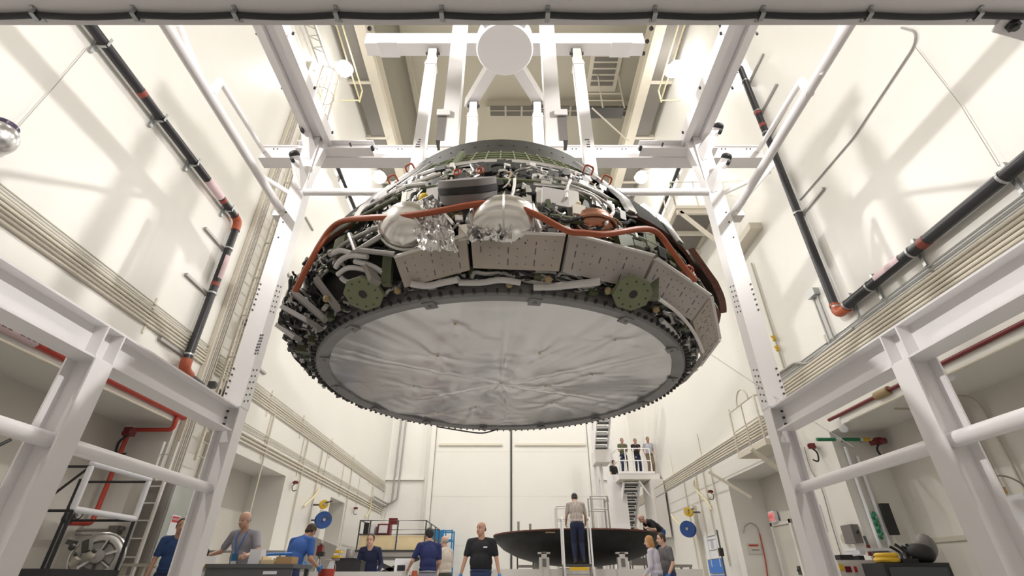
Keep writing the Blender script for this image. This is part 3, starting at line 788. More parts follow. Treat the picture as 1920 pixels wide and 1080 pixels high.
clutter('small_fittings', 'green_prime', 40, boxes(BAY, (.42, 1.5), (-.20, -.10), (.03, .14)))
clutter('small_fittings', 'dark_steel', 120, boxes(BAY, (.42, 1.5), (-.14, -.04), (.03, .11)))
clutter('small_fittings', 'steel', 100, boxes(BAY, (.42, 1.5), (-.12, -.02), (.015, .06)))
clutter('small_fittings', 'stand_white', 60, boxes(BAY, (.42, 1.5), (-.12, -.02), (.02, .06)))
LF = (-100, -44)
clutter('wire_harness', 'black_rubber', 170, wires(LF, (.04, .62), (-.14, .01), (.007, .02), .16))
clutter('wire_harness', 'dull_steel', 90, wires(LF, (.04, .62), (-.12, .01), (.006, .014), .16))
clutter('small_fittings', 'stand_white', 90, boxes(LF, (.04, .6), (-.12, .0), (.02, .055)))
clutter('small_fittings', 'dark_steel', 90, boxes(LF, (.04, .62), (-.14, -.01), (.03, .10)))
clutter('small_fittings', 'green_prime', 10, boxes(LF, (.04, .6), (-.14, -.03), (.04, .12)))
ALL = (-180, 180)
def ring_bits(sr):
    def fn(b):
        ph = random.uniform(-180, 180); r = random.uniform(1.98, 2.07); h = .05+(r-1.97)*.35+random.uniform(0, .06)
        c = V((CX, CY, HZ+h))+nrm(ph)*r
        b.box(c, [random.uniform(*sr) for _ in range(3)], Matrix((tng(ph), nrm(ph), V((0, 0, 1)))).transposed())
    return fn
def ring_wires(b):
    ph = random.uniform(-180, 180); r = random.uniform(1.98, 2.07); P = []
    for k in range(5):
        P.append(V((CX, CY, HZ+.04+(r-1.97)*.3+random.uniform(0, .05)))+nrm(ph)*r); ph += random.uniform(.6, 4); r = min(2.08, max(1.97, r+random.uniform(-.06, .06)))
    b.tube(smooth_path(P, 3), random.uniform(.006, .018), 6)
clutter('small_fittings', 'dark_steel', 200, ring_bits((.02, .07)))
clutter('small_fittings', 'green_prime', 60, ring_bits((.03, .09)))
clutter('small_fittings', 'stand_white', 80, ring_bits((.015, .05)))
clutter('wire_harness', 'black_rubber', 160, lambda b: ring_wires(b))
clutter('wire_harness', 'dull_steel', 110, lambda b: ring_wires(b))
BK = (-180, -100)
clutter('wire_harness', 'black_rubber', 60, wires(BK, (.04, .35), (-.10, .01), (.007, .016), .12))
clutter('small_fittings', 'dark_steel', 60, boxes(BK, (.04, .35), (-.10, .0), (.03, .10)))
# small teeth along the rim of the underside
g = MB()
for k in range(140):
    ph = k*360/140; p = V((CX, CY, HZ-.012))+nrm(ph)*1.97; g.box(p, (.018, .03, .035), Matrix((tng(ph), nrm(ph), V((0, 0, 1)))).transposed())
g.build('rim_fastener', M['bolt'], cm)['kind'] = 'stuff'
# dangling cable under the far rim
MB().tube(smooth_path([at(820, 800, z=HZ-.01), at(868, 808, z=HZ-.05), at(905, 812, z=HZ-.06), at(935, 804, z=HZ-.02)], 5), .010, 6).build('loose_cable', M['black_cable'], cm)
# ================================================================ WALL SERVICES
LAMP_Z = .83+16.5; LAMP_Y = (0.0, 5.5, 11.2, 16.9, 22.6)
XW = W-.07
def wl(u, v): return at(u, v, x=-XW)
def wr(u, v): return at(u, v, x=XW)
# ---- insulated black pipe, left wall
bp = thing('coolant_pipe', 'black insulated pipe dropping down the left wall with orange elbows', 'pipe', (-XW, 12.3, 3.8))
xw = -(W-.16)
e1 = at(446, 412, x=xw); y1 = e1.y; z1 = e1.z; zb1 = at(352, 690, x=xw).z
MB().cyl((xw, -5.9, z1), (xw, y1-.12, z1), .085, 14).build('pipe_run', M['pipe_black'], bp)
MB().tube(bend([(xw, y1-.16, z1), (xw, y1+.05, z1), (xw, y1+.05, z1-.3)], .18), .10, 14).build('elbow', M['orange_fit'], bp)
MB().cyl((xw, y1+.05, z1-.25), (xw, y1+.05, zb1), .085, 14).build('pipe_run', M['pipe_black'], bp)
MB().tube(bend([(xw, y1+.05, zb1+.15), (xw, y1+.05, zb1-.08), (xw+.0, y1+.28, zb1-.12)], .14), .11, 14).build('elbow', M['orange_fit'], bp)
MB().cyl((xw, y1+.26, zb1-.12), (xw, y1+.75, zb1-.16), .075, 12).build('pipe_run', M['pipe_black'], bp)
for v_, u_ in ((88, 190), (228, 298), (310, 362), (395, 428)):
    p = at(u_, v_, x=xw)
    MB().bb((-W, p.y-.03, z1-.24), (-W+.06, p.y+.03, z1+.24)).bb((-W, p.y-.02, z1-.10), (xw+.10, p.y+.02, z1-.085)).bb((xw+.085, p.y-.02, z1-.10), (xw+.10, p.y+.02, z1+.1)).build('pipe_hanger', M['galv'], bp)
for v_, u_ in ((457, 420), (545, 392), (662, 350)):
    p = at(u_, v_, x=xw)
    MB().bb((-W, y1-.75, p.z-.03), (-W+.07, y1+.12, p.z+.03)).build('strut_arm', M['dull_steel'], bp)
    MB().cyl((xw, y1+.05, p.z-.02), (xw, y1+.05, p.z+.02), .10, 14).build('pipe_clamp', M['galv'], bp)
for (u_, v_), hor in (((262, 180), 1), ((418, 374), 1), ((405, 535), 0)):
    p = at(u_, v_, x=xw)
    if hor: MB().cyl((xw, p.y-.05, z1), (xw, p.y+.05, z1), .089, 14).build('flow_band', M['band_red'], bp)
    else: MB().cyl((xw, y1+.05, p.z-.05), (xw, y1+.05, p.z+.05), .089, 14).build('flow_band', M['band_red'], bp)
p, q = at(388, 338, x=xw), at(414, 370, x=xw)
MB().cyl((xw, p.y, z1), (xw, q.y, z1), .088, 14).build('pipe_label', M['label_pink'], bp)
p, q = at(432, 490, x=xw), at(412, 528, x=xw)
MB().cyl((xw+.01, y1+.055, p.z), (xw+.01, y1+.055, q.z), .084, 14).build('pipe_label', M['label_pink'], bp)
# second left pipe farther along, glimpsed above the capsule
xw2 = -(W-.12); pA, pB = at(634, 316, x=xw2), at(668, 372, x=xw2)
cp2 = thing('coolant_pipe', 'thin black pipe high on the left wall beside the glowing lamp', 'pipe', (xw2, pA.y, pB.z))
MB().cyl((xw2, pA.y-1, pA.z), (xw2, pB.y+.8, pA.z), .08, 12).build('pipe_run', M['pipe_black'], cp2)
for k in range(3): MB().bb((-W, pA.y-.5+k, pA.z-.18), (-W+.05, pA.y-.45+k, pA.z+.12)).build('pipe_hanger', M['dull_steel'], cp2)
for u_, v_ in ((580, 420), (545, 520), (487, 692)):
    p = at(u_, v_, x=-(W-.03)); single(MB().bb((-W, p.y-.35, p.z-.03), (-W+.06, p.y+.35, p.z+.03)), 'pipe_bracket', M['dull_steel'], 'short grey empty bracket on the left wall just beyond the white column', 'bracket', 'empty brackets on the left wall')
# ---- insulated black pipes, right wall
xq = W-.16; eB = at(1571, 588, x=xq)
bq = thing('coolant_pipe', 'black insulated pipe rising up the right wall behind the white column', 'pipe', (xq, eB.y, eB.z))
zt1 = at(1392, 118, x=xq).z
MB().cyl((xq, eB.y, eB.z+.12), (xq, eB.y, zt1), .085, 14).build('pipe_run', M['pipe_black'], bq)
MB().tube(bend([(xq, eB.y, eB.z+.22), (xq, eB.y, eB.z-.02), (xq, eB.y-.3, eB.z-.02)], .15), .10, 14).build('elbow', M['orange_fit'], bq)
MB().cyl((xq+.02, eB.y+.1, zt1), (xq+.02, eB.y+.1, zt1+3), .07, 12).build('pipe_run', M['pipe_black'], bq)
for v_, u_ in ((140, 1404), (195, 1428), (235, 1445), (395, 1500), (575, 1568)):
    p = at(u_, v_, x=xq)
    MB().bb((W-.06, eB.y-.85, p.z-.03), (W, eB.y+.12, p.z+.03)).build('strut_arm', M['dull_steel'], bq)
    MB().cyl((xq, eB.y, p.z-.02), (xq, eB.y, p.z+.02), .10, 14).build('pipe_clamp', M['galv'], bq)
for v_, u_ in ((202, 1427), (226, 1436)):
    p = at(u_, v_, x=xq); MB().cyl((xq, eB.y, p.z-.06), (xq, eB.y, p.z+.06), .09, 14).build('flow_band', M['band_red'], bq)
zq = eB.z+.02
bh = thing('coolant_pipe', 'thick black insulated pipe sloping through the upper right over the conduits', 'pipe', (xq, 4, zq))
MB().cyl((xq, -5.9, zq), (xq, eB.y-.34, zq), .095, 14).build('pipe_run', M['pipe_black'], bh)
for u_, v_ in ((1888, 342), (1716, 485), (1635, 545), (1592, 580)):
    p = at(u_, v_, x=xq)
    MB().bb((W-.06, p.y-.03, zq-.28), (W, p.y+.03, zq+.26)).cyl((xq, p.y-.02, zq), (xq, p.y+.02, zq), .108, 14).build('pipe_hanger', M['galv'], bh)
p = at(1738, 464, x=xq); MB().cyl((xq, p.y-.07, zq), (xq, p.y+.07, zq), .099, 14).build('flow_band', M['band_red'], bh)
p, q = at(1698, 497, x=xq), at(1652, 534, x=xq); MB().cyl((xq-.01, p.y, zq+.012), (xq-.01, q.y, zq+.012), .093, 14).build('pipe_label', M['label_pink'], bh)
pA, pB = at(1273, 314, x=W-.12), at(1240, 400, x=W-.12)
bz = thing('coolant_pipe', 'thin black pipe high on the right wall above the capsule edge', 'pipe', pA)
MB().cyl((W-.12, pA.y-1, pA.z), (W-.12, pB.y+.8, pA.z), .08, 12).build('pipe_run', M['pipe_black'], bz)
for k in range(3): MB().bb((W-.05, pA.y-.5+k, pA.z-.18), (W, pA.y-.45+k, pA.z+.12)).build('pipe_hanger', M['dull_steel'], bz)
# ---- thin grey conduit running over the right wall
P = [at(1690, 52, x=W-.03), at(1718, 60, x=W-.03), at(1715, 85, x=W-.03), at(1600, 258, x=W-.03), at(1500, 375, x=W-.03)]
single(MB().tube(bend(P, .12), .018, 6), 'conduit', M['dull_steel'], 'single thin grey conduit curving down across the upper right wall', 'conduit')
# ---- conduit bundles
def conduit(sg, z, y0, y1, r, m_, label, grp, x=None):
    x = sg*(W-.045) if x is None else x
    single(MB().cyl((x, y0, z), (x, y1, z), r, 8), 'conduit', M[m_], label, 'conduit', grp)
def straps(sg, zlo, zhi, ys, label, grp, m_='cream'):
    for y in ys:
        single(MB().bb((sg*W, y-.022, zlo), (sg*(W-.022), y+.022, zhi)), 'strut_channel', M[m_], label, 'bracket', grp)
zs = [4.13, 4.20, 4.27, 4.34, 4.40, 4.46, 4.55]
for k, z in enumerate(zs):
    conduit(-1, .83+z, -5.9, YF-.1, .024 if k < 5 else .014, 'cream' if k not in (4, 6) else 'cream_dark', 'thin cream conduit of the upper bundle along the left wall', 'upper conduit bundle on the left wall')
straps(-1, .83+3.95, .83+4.7, (3.2, 8.15, 10.6, 13.5, 16.0, 19.0, 22.0, 25.0), 'short cream bracket holding the upper conduit bundle on the left wall', 'brackets of the upper left conduits')
for k, z in enumerate((3.02, 3.12, 3.22, 3.36, 3.46)):
    conduit(-1, .83+z, 10.3, YF-.1, .026 if k < 3 else .014, 'cream' if k < 3 else 'cream_dark', 'thin cream conduit of the lower bundle above the left wall openings', 'lower conduit bundle on the left wall')
straps(-1, .83+2.85, .83+4.1, (11.5, 13.8, 16.4, 18.8, 20.9, 23.4, 26.0), 'tall cream bracket crossing the lower conduit bundle on the left wall', 'brackets of the lower left conduits')
for k in range(14):
    z = 3.40+k*.075; far_ = k < 6
    gal = k >= 12
    conduit(1, .83+z+(.02 if gal else 0), -5.9, (YF-.1) if far_ else 12.2+random.uniform(-.4, .4), .018 if gal else .028, 'galv' if gal else 'cream',
            'thin galvanised conduit topping the bundle on the right wall' if gal else ('cream conduit running the whole length of the right wall' if far_ else 'cream conduit of the right wall bundle ending behind the white column'),
            'galvanised conduits on the right wall' if gal else ('long conduits on the right wall' if far_ else 'shorter conduits on the right wall'))
straps(1, .83+3.3, .83+4.6, (4.1, 6.6, 9.6, 12.0, 15, 18, 21.5, 25), 'cream bracket across the conduit bundle on the right wall', 'brackets of the right wall conduits')
# green band on a right conduit
p = at(1775, 578, x=W-.07)
single(MB().cyl((W-.045, p.y-.35, .83+3.475), (W-.045, p.y+.35, .83+3.475), .033, 8), 'conduit_sleeve', M['green_hose'], 'short dark green sleeve on a cream conduit of the right wall', 'sleeve')
# galvanised risers beside the right black pipe
pr_ = thing('conduit_riser', 'pair of galvanised conduits with a box on the right wall beside the black pipe', 'conduit', at(1560, 640, x=W-.05))
pa, pb = at(1532, 553, x=W-.05), at(1560, 640, x=W-.05)
for dy in (-.08, .08): MB().cyl((W-.05, pb.y+dy, pb.z), (W-.05, pb.y+dy, pa.z), .022, 8).build('conduit', M['galv'], pr_)
MB().bb((W-.14, pb.y-.14, pa.z), (W, pb.y+.14, pa.z+.16)).build('junction_box', M['galv'], pr_)
pth = [at(1452, 706, x=W-.05), at(1490, 680, x=W-.05), at(1515, 682, x=W-.05), at(1600, 615, x=W-.05)]
single(MB().tube(bend(pth, .15), .03, 8), 'conduit', M['dull_steel'], 'kinked grey conduit above the right conduit bundle beside the column', 'conduit')
p0, p1 = at(1425, 520, x=W-.05), at(1470, 690, x=W-.05)
vr = thing('valve_riser', 'thin vertical line with two yellow valves on the right wall beside the white column', 'pipe', p1)
MB().cyl((W-.05, p1.y, p1.z), (W-.05, p1.y, p0.z+.6), .025, 8).build('riser_pipe', M['cream_dark'], vr)
for u_, v_ in ((1455, 632), (1460, 652)):
    p = at(u_, v_, x=W-.05); q = V((W-.07, p1.y, p.z)); MB().cyl(q-V((0, 0, .07)), q+V((0, 0, .07)), .045, 8).cyl(q, q+V((-.12, -.1, 0)), .015, 6).build('valve', M['yellow'], vr)
# ---- red fire pipes
zr_ = .83+2.90
fr = thing('fire_pipe', 'red fire main under the left wall ledge with a drop into the alcove', 'pipe', (-6.75, 8, 3.7))
MB().cyl((-6.76, -5.9, zr_), (-6.76, 9.75, zr_), .078, 14).build('pipe_run', M['red_pipe'], fr)
MB().tube(bend([(-6.76, 9.72, zr_), (-6.76, 9.72, zr_-.33), (-7.62, 9.72, zr_-.33), (-7.62, 9.72, zr_-2.02), (-7.62, 9.2, zr_-2.06)], .09), .042, 12).build('drop_pipe', M['red_pipe'], fr)
MB().cyl((-6.76, 9.70, zr_), (-6.76, 9.92, zr_), .084, 12).build('coupling', M['red_pipe'], fr)
p, q = at(0, 615, x=-6.72), at(66, 650, x=-6.72)
MB().cyl((-6.745, 4.8, zr_-.012), (-6.745, q.y, zr_-.012), .077, 14).build('pipe_label', M['label_pink'], fr)
g = MB()
for k in range(16):
    if k % 5 != 4: g.bb((-6.672, 5.0+k*.095, zr_-.045), (-6.664, 5.06+k*.095, zr_+.02))
g.build('label_lettering', M['ink'], fr)['kind'] = 'stuff'
MB().sph((-7.62, 9.15, zr_-2.0), (.09, .09, .10), 12, 8).cyl((-7.62, 9.15, zr_-2.0), (-7.45, 9.1, zr_-1.95), .03, 8).tube(arc((-7.42, 9.1, zr_-1.92), .09, 0, 2*PI, 14, (0, 1, 0), (0, 0, 1)), .012, 6).build('valve', M['dark_steel'], fr)
fr2 = thing('fire_pipe', 'dark red fire main under the right wall ledge', 'pipe', (6.75, 8, 3.7))
MB().cyl((6.76, -5.9, zr_), (6.76, 10.2, zr_), .035, 12).build('pipe_run', M['dark_red'], fr2)
MB().cyl((6.76, 8.3, zr_), (6.76, 8.65, zr_), .075, 12).build('brass_valve', M['wire_tan'], fr2)
for sg, t_ in ((-1, 'left'), (1, 'right')):
    single(MB().cyl((sg*6.78, -5.9, zr_-.17), (sg*6.78, 9.6, zr_-.17), .02, 8), 'conduit', M['cream'], 'cream conduit just below the red fire main on the %s wall' % t_, 'conduit')
# red hydrant-like hose taps
def tap(p, dr, label, s=1.):
    t = thing('hose_tap', label, 'tap', p); p = V(p); d = V(dr)
    MB().cyl(p, p+d*.12*s, .05*s, 10).bb(p+d*.12*s-V((.05, .05, .05))*s, p+d*.12*s+V((.05, .05, .05))*s).cyl(p+d*.12*s, p+d*.24*s+V((0, 0, -.02)), .045*s, 10).build('valve_body', M['dark_red'], t)
    MB().tube(smooth_path([p+d*.12*s+V((0, 0, -.05)), p+d*.02*s+V((0, -.06, -.14))*s, p+d*.10*s+V((0, -.05, -.30))*s, p+d*.26*s+V((0, .02, -.28))*s], 5), .016*s, 6).build('hose', M['black_rubber'], t)
    return t
tap(at(236, 812, x=-7.55), (.75, -.5, 0), 'dark red hose tap with a black tail on the left alcove wall', 1.5)
tap(at(1526, 838, x=6.85), (-.7, -.6, 0), 'dark red tap with black hose on the right pillar beside the white column', 1.1)
tap(at(1632, 830, y=10.42), (.5, -.8, 0), 'dark red tap with curved black hose inside the right alcove', 1.3)
for sg, uv, L in ((-1, (550, 905), 'small red spout on the left wall past the first opening'), (-1, (664, 953), 'small red spout on the left wall near the scissor lift'), (1, (1336, 922), 'small red spout with black tail on the far right wall')):
    tap(at(uv[0], uv[1], x=sg*6.85), (-sg*.8, -.3, .05), L, .85)
gm = thing('gas_manifold', 'horizontal white pipe with dark green bands above the right alcove end wall', 'pipe', at(1580, 824, y=10.35))
a, b_ = at(1536, 832, y=10.35), at(1640, 824, y=10.35)
MB().cyl((max(a.x, 6.4), 10.35, b_.z), (b_.x, 10.35, b_.z), .03, 10).build('pipe', M['paper'], gm)
for t0, t1 in ((.05, .35), (.45, .75)): MB().cyl((6.4+(b_.x-6.4)*t0, 10.35, b_.z), (6.4+(b_.x-6.4)*t1, 10.35, b_.z), .036, 10).build('green_band', M['green_hose'], gm)
MB().cyl((6.4+(b_.x-6.4)*.80, 10.35, b_.z), (6.4+(b_.x-6.4)*.92, 10.35, b_.z), .037, 10).build('yellow_band', M['yellow'], gm)
for k in (.2, .8): MB().cyl((6.95+k*.7, 10.35, b_.z), (6.95+k*.7, 10.55, b_.z), .012, 6).build('pipe_bracket', M['galv'], gm)
# hose reels
def reel(u_, v_, r, m_, label, sg):
    c = at(u_, v_, x=sg*6.45); ax = V((-sg*.55, -.83, 0)).normalized()
    t = thing('hose_reel', label, 'hose reel', c)
    MB().lathe([(.05, -.09), (r, -.09), (r, -.075), (r*.62, -.06), (r*.62, .06), (r, .075), (r, .09), (.05, .09)], c, 28, axis=ax).build('drum', M[m_], t)
    MB().lathe([(r*.62, -.055), (r*.9, -.05), (r*.93, 0), (r*.9, .05), (r*.62, .055)], c, 28, axis=ax).build('coiled_hose', M[m_], t)
    MB().cyl(c-ax*.14, c+ax*.14, .05, 12).build('hub', M['galv'], t)
    MB().bar(c-ax*.13, V((sg*6.89, c.y+.1, c.z)), .06, .05).bar(c+V((0, 0, .04))+ax*.1, c+V((-sg*.0+ax.y*-.3, 0, .1))+ax*.12, .05, .04).build('arm_bracket', M['bench_grey'], t)
reel(606, 975, .27, 'blue_reel', 'round blue hose reel on the left wall', -1)
reel(607, 946, .14, 'yellow', 'small yellow reel above the blue one on the left wall', -1)
reel(1290, 992, .27, 'blue_reel', 'round blue hose reel on the right wall', 1)
reel(1291, 960, .15, 'yellow', 'small yellow reel above the blue one on the right wall', 1)
single(MB().bb((-6.9, at(594, 1000, x=-6.88).y-.06, 0), (-6.78, at(594, 1000, x=-6.88).y+.06, 3.0)), 'wall_post', M['stand_white'], 'slim post on the left wall carrying the blue reel', 'post')
yp = at(1312, 1000, x=6.88).y
single(MB().bb((6.76, yp-.07, 0), (6.9, yp+.07, 3.2)), 'wall_post', M['cream'], 'slim cream post on the right wall carrying the blue reel', 'post')
# yellow gas hoses draped on the walls
for pts, L, sg in (([(600, 915), (592, 928), (575, 945), (570, 950)], 'pale yellow line sagging down the left wall', -1), ([(696, 935), (694, 955), (686, 970)], 'pale yellow line on the left wall near the far corner', -1),
                   ([(1302, 900), (1303, 915), (1325, 940), (1334, 956)], 'pale yellow line sagging down the right wall', 1), ([(1247, 925), (1247, 945), (1247, 962)], 'pale yellow line on the right wall below the stair platform', 1), ([(1258, 965), (1270, 980), (1276, 985)], 'pale yellow hose leading to the right reel', 1)):
    single(MB().tube(smooth_path([at(u_, v_, x=sg*6.83) for u_, v_ in pts], 5), .03, 7), 'gas_line', M['yellow_pale'], L, 'hose')
# vertical risers along both walls
for sg, us in ((-1, ((497, 850), (567, 880), (594, 905), (652, 935), (695, 945))), (1, ((1282, 905), (1310, 925), (1335, 975), (1353, 985)))):
    for k, (u_, v_) in enumerate(us):
        p = at(u_, v_, x=sg*6.86)
        single(MB().cyl((sg*6.86, p.y, 1.2), (sg*6.86, p.y, .83+(4.1 if sg < 0 else 3.5)), .022, 6), 'conduit', M['cream'], 'slender vertical cream conduit between bundle and outlets on the %s wall' % ('left' if sg < 0 else 'right'), 'conduit', 'vertical conduits on the %s wall' % ('left' if sg < 0 else 'right'))
# pair of pipes down the far wall with offset at their foot
for k, dx in enumerate((0, .28)):
    a = at(750, 770, y=YF-.12); b_ = at(737, 942, y=YF-.12); x0 = at(745, 850, y=YF-.12).x+dx
    zt_ = .83+7.6; zb_ = b_.z+.15*k
    single(MB().tube(bend([(x0, YF-.12, zt_+4), (x0, YF-.12, zb_), (x0-.35, YF-.12, zb_-.2), (-6.7, YF-.12, zb_-.2), (-6.75, YF-2.6, zb_-.2)], .15), .045, 8), 'conduit', M['dull_steel'], 'grey pipe of the pair descending the far wall in the left corner', 'conduit', 'pipe pair on the far wall')
# ---- caged ladder and cable trays on the left pillar
yl = 10.85
cl = thing('caged_ladder', 'tall cream caged ladder on the left wall behind the lifting frame', 'ladder', (-6.5, yl, 2.6))
for dy in (-.22, .22): MB().bb((-6.72, yl+dy-.02, 3.0), (-6.66, yl+dy+.02, 16.6)).build('rail', M['cream'], cl)
g = MB()
for k in range(45): g.cyl((-6.69, yl-.22, 3.1+k*.3), (-6.69, yl+.22, 3.1+k*.3), .014, 6)
g.build('rung', M['cream_dark'], cl)['kind'] = 'stuff'
for k in range(12):
    z = 4.2+k*1.1
    MB().tube([(-6.69, yl-.24, z)]+arc((-6.5, yl, z), .36, -PI/2-.3, PI/2+.3, 12, (1, 0, 0), (0, 1, 0))+[(-6.69, yl+.24, z)], .016, 6).build('cage_hoop', M['cream_dark'], cl)
for q in range(5):
    a = -PI/2+PI*q/4; MB().bb((-6.5+.36*math.cos(a)-.012, yl+.36*math.sin(a)-.012, 4.1), (-6.5+.36*math.cos(a)+.012, yl+.36*math.sin(a)+.012, 16.4)).build('cage_strap', M['cream'], cl)
for k, y in enumerate((10.25, 11.35)):
    ct = thing('cable_tray', 'upright cream cable tray on the left wall, %s the caged ladder' % ('nearer than' if k == 0 else 'just beyond'), 'cable tray', (-6.8, y, 2.55))
    for dy in (-.16, .16): MB().bb((-6.89, y+dy-.015, 2.55), (-6.78, y+dy+.015, 16.0)).build('side_rail', M['cream'], ct)
    g = MB()
    for q in range(33): g.bb((-6.85, y-.16, 2.6+q*.41), (-6.83, y+.16, 2.63+q*.41))
    g.build('rung', M['cream_dark'], ct)['kind'] = 'stuff'
    for q in range(4): MB().cyl((-6.80, y-.1+q*.065, 2.56), (-6.80, y-.1+q*.065, 15.8), .017, 6).build('cable', M['stand_white' if q % 2 else 'cream_dark'], ct)
for (u_, v_), s_ in (((398, 722), .12), ((417, 737), .12), ((462, 605), .11), ((458, 622), .14), ((394, 820), .15)):
    p = at(u_, v_, x=-6.72)
    single(MB().box(p, (.14, s_, s_*1.2)).box(p+V((.08, 0, 0)), (.03, s_*.7, s_*.6)), 'junction_box', M['bench_grey' if s_ < .13 else 'cream_dark'], {398: 'small dark box low on the left cable trays', 417: 'small dark box on the left trays just above the frame beam', 462: 'small grey switch box high on the left cable trays', 458: 'beige box below the switch box on the left trays', 394: 'olive box on the left pillar below the frame beam'}[u_], 'box')
# ---- crane runways with walkway gratings
for sg, t_ in ((-1, 'left'), (1, 'right')):
    rw = thing('crane_runway', 'crane runway girder with grated walkway high along the %s wall' % t_, 'crane rail', (sg*6.1, 12, .83+18.0))
    MB().ibeam((sg*5.75, -5.9, .83+18.6), (sg*5.75, YF-.1, .83+18.6), 1.1, .42, .05, .03).bb((sg*5.75-.06, -5.9, .83+19.15), (sg*5.75+.06, YF-.1, .83+19.3)).build('girder', M['cream'], rw)
    for y in range(-5, 28, 3): MB().bb((sg*5.8, y-.06, .83+18.05), (sg*(W-.01), y+.06, .83+18.25)).build('cross_bearer', M['cream'], rw)
    for y in range(-5, 27, 3): MB().bb((sg*5.98, y+.06+(.0), .83+18.12), (sg*6.62, y+2.94, .83+18.18)).build('grating_panel', M['grating'], rw)
    for k, (x, z) in enumerate(((6.02, 17.0), (6.02, 16.4))): MB().cyl((sg*x, 6.5, .83+z), (sg*x, 12.6, .83+z), .03, 6).build('service_line', M['yellow_pale'], rw)
    for y in (12.6, 9.5): MB().cyl((sg*6.02, y, .83+17.0), (sg*6.02, y, .83+16.3), .03, 6).cyl((sg*6.02, y, .83+16.4), (sg*6.8, y, .83+16.4), .03, 6).build('service_line', M['yellow_pale'], rw)
    for q in range(3):
        p = V((sg*5.53, 10.9+q*.6, .83+18.5+.12*q)); MB().sph(p, .09, 8, 6).build('bolt_cluster', M['bolt'], rw)
# trussed antenna-like brackets left
g = thing('lighting_truss', 'light lattice truss with cables in the upper left beside the crane runway', 'truss', (-6.3, 9.5, .83+15.0))
for dx, dz in ((0, 0), (.35, 0), (.17, .35)): MB().cyl((-6.6+dx, 6.0, .83+15.2+dz), (-6.6+dx, 10.3, .83+15.2+dz), .03, 6).build('chord', M['steel'], g)
b = MB()
for k in range(10): b.cyl((-6.6, 6+k*.4, .83+15.2), (-6.43, 6.2+k*.4, .83+15.55), .018, 5).cyl((-6.25, 6+k*.4, .83+15.2), (-6.43, 6.2+k*.4, .83+15.55), .018, 5).cyl((-6.6, 6+k*.4, .83+15.2), (-6.25, 6.2+k*.4, .83+15.2), .018, 5)
b.build('lacing', M['steel'], g)['kind'] = 'stuff'
# ---- lamps
def lamp(p, tgt, label, r=.32, grp=None):
    t = thing('high_bay_lamp', label, 'lamp', p, grp); p = V(p); d = (V(tgt)-p).normalized()
    MB().lathe([(0, -.32), (.10, -.32), (.12, -.12), (r, .10), (r+.02, .12), (r-.01, .13), (r-.03, .11)], p, 24, axis=d).build('reflector', M['lamp_shell'], t)
    MB().sph(p+d*.10, (r*.93,)*3, 20, 12).build('bulb', M['lamp_glow'], t)
    MB().cyl(p-d*.3, V((math.copysign(W, p.x), p.y, p.z+.3)), .025, 6).build('arm_bracket', M['lamp_shell'], t)
vis = {(-1, 11.2): 'glowing high bay lamp on the upper left above the column', (1, 11.2): 'glowing high bay lamp on the upper right above the column', (-1, 16.9): 'glowing lamp on the left seen just under the white cross beam', (1, 16.9): 'glowing lamp on the right seen just under the white cross beam'}
for sg in (-1, 1):
    for y in LAMP_Y:
        L = vis.get((sg, y), 'high bay lamp mounted above the view on the %s wall' % ('left' if sg < 0 else 'right'))
        lamp((sg*6.25, y, LAMP_Z), (sg*3.0, y, 0), L, grp=None if (sg, y) in vis else 'lamps above the view')
lamp((6.45, 11.9, LAMP_Z+.9), (5.5, 11.9, 0), 'second glowing lamp beside the first on the upper right', .3)
for sg in (-1, 1):
    lamp((sg*6.5, 1.2, .83+8.1), (sg*-6.9, 5.5, 6.0), 'wall floodlight above the view on the %s' % ('left' if sg < 0 else 'right'), .22)
# ---- roof services
vt = thing('roof_vent', 'long louvred grille on the roof behind the lifting spreader', 'vent', (0, 16.6, ZC-.6))
a, b_ = at(917, 197, z=ZC-.57), at(1338, 218, z=ZC-.57)
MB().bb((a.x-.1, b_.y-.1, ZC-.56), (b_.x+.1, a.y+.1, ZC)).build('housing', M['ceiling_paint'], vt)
g = MB()
n_ = 14
for i in range(n_):
    for j in range(2):
        x0 = a.x+(b_.x-a.x)*(i+.06)/n_; x1 = a.x+(b_.x-a.x)*(i+.94)/n_; y0 = b_.y+(a.y-b_.y)*(j+.1)/2; y1_ = b_.y+(a.y-b_.y)*(j+.85)/2
        g.bb((x0, y0, ZC-.59), (x1, y1_, ZC-.56))
g.build('louvre', M['vent_dark'], vt)['kind'] = 'stuff'
hv = thing('roof_hatch', 'strip of dark roof hatches to the right of the lifting spreader', 'hatch', (4.5, 13, ZC-.1))
a, b_ = at(1148, 92, z=ZC-.05), at(1125, 162, z=ZC-.05)
MB().bb((a.x-.95, a.y-.2, ZC-.06), (a.x+.55, b_.y+.3, ZC)).build('frame', M['cream'], hv)
for k in range(6):
    y0 = a.y+(b_.y-a.y)*k/6; MB().bb((a.x-.75, y0+.06, ZC-.09), (a.x+.35, y0+(b_.y-a.y)/6-.06, ZC-.06)).build('pane', M['grating'], hv)
pg_ = thing('service_gantry', 'small railed service gantry under the roof on the right of the sling legs', 'gantry', at(1130, 215, z=ZC-2.5))
p = at(1128, 212, z=ZC-2.5)
MB().bb((p.x-.9, p.y-.3, p.z), (p.x+1.0, p.y+.3, p.z+.08)).build('deck', M['dark_steel'], pg_)
for dx in (-.9, 0, 1.0): MB().cyl((p.x+dx, p.y-.3, p.z), (p.x+dx, p.y-.3, ZC-.02), .035, 6).build('hanger', M['cream'], pg_)
for dz in (.5, 1.0): MB().cyl((p.x-.9, p.y-.3, p.z+dz), (p.x+1.0, p.y-.3, p.z+dz), .03, 6).build('guard_rail', M['cream'], pg_)
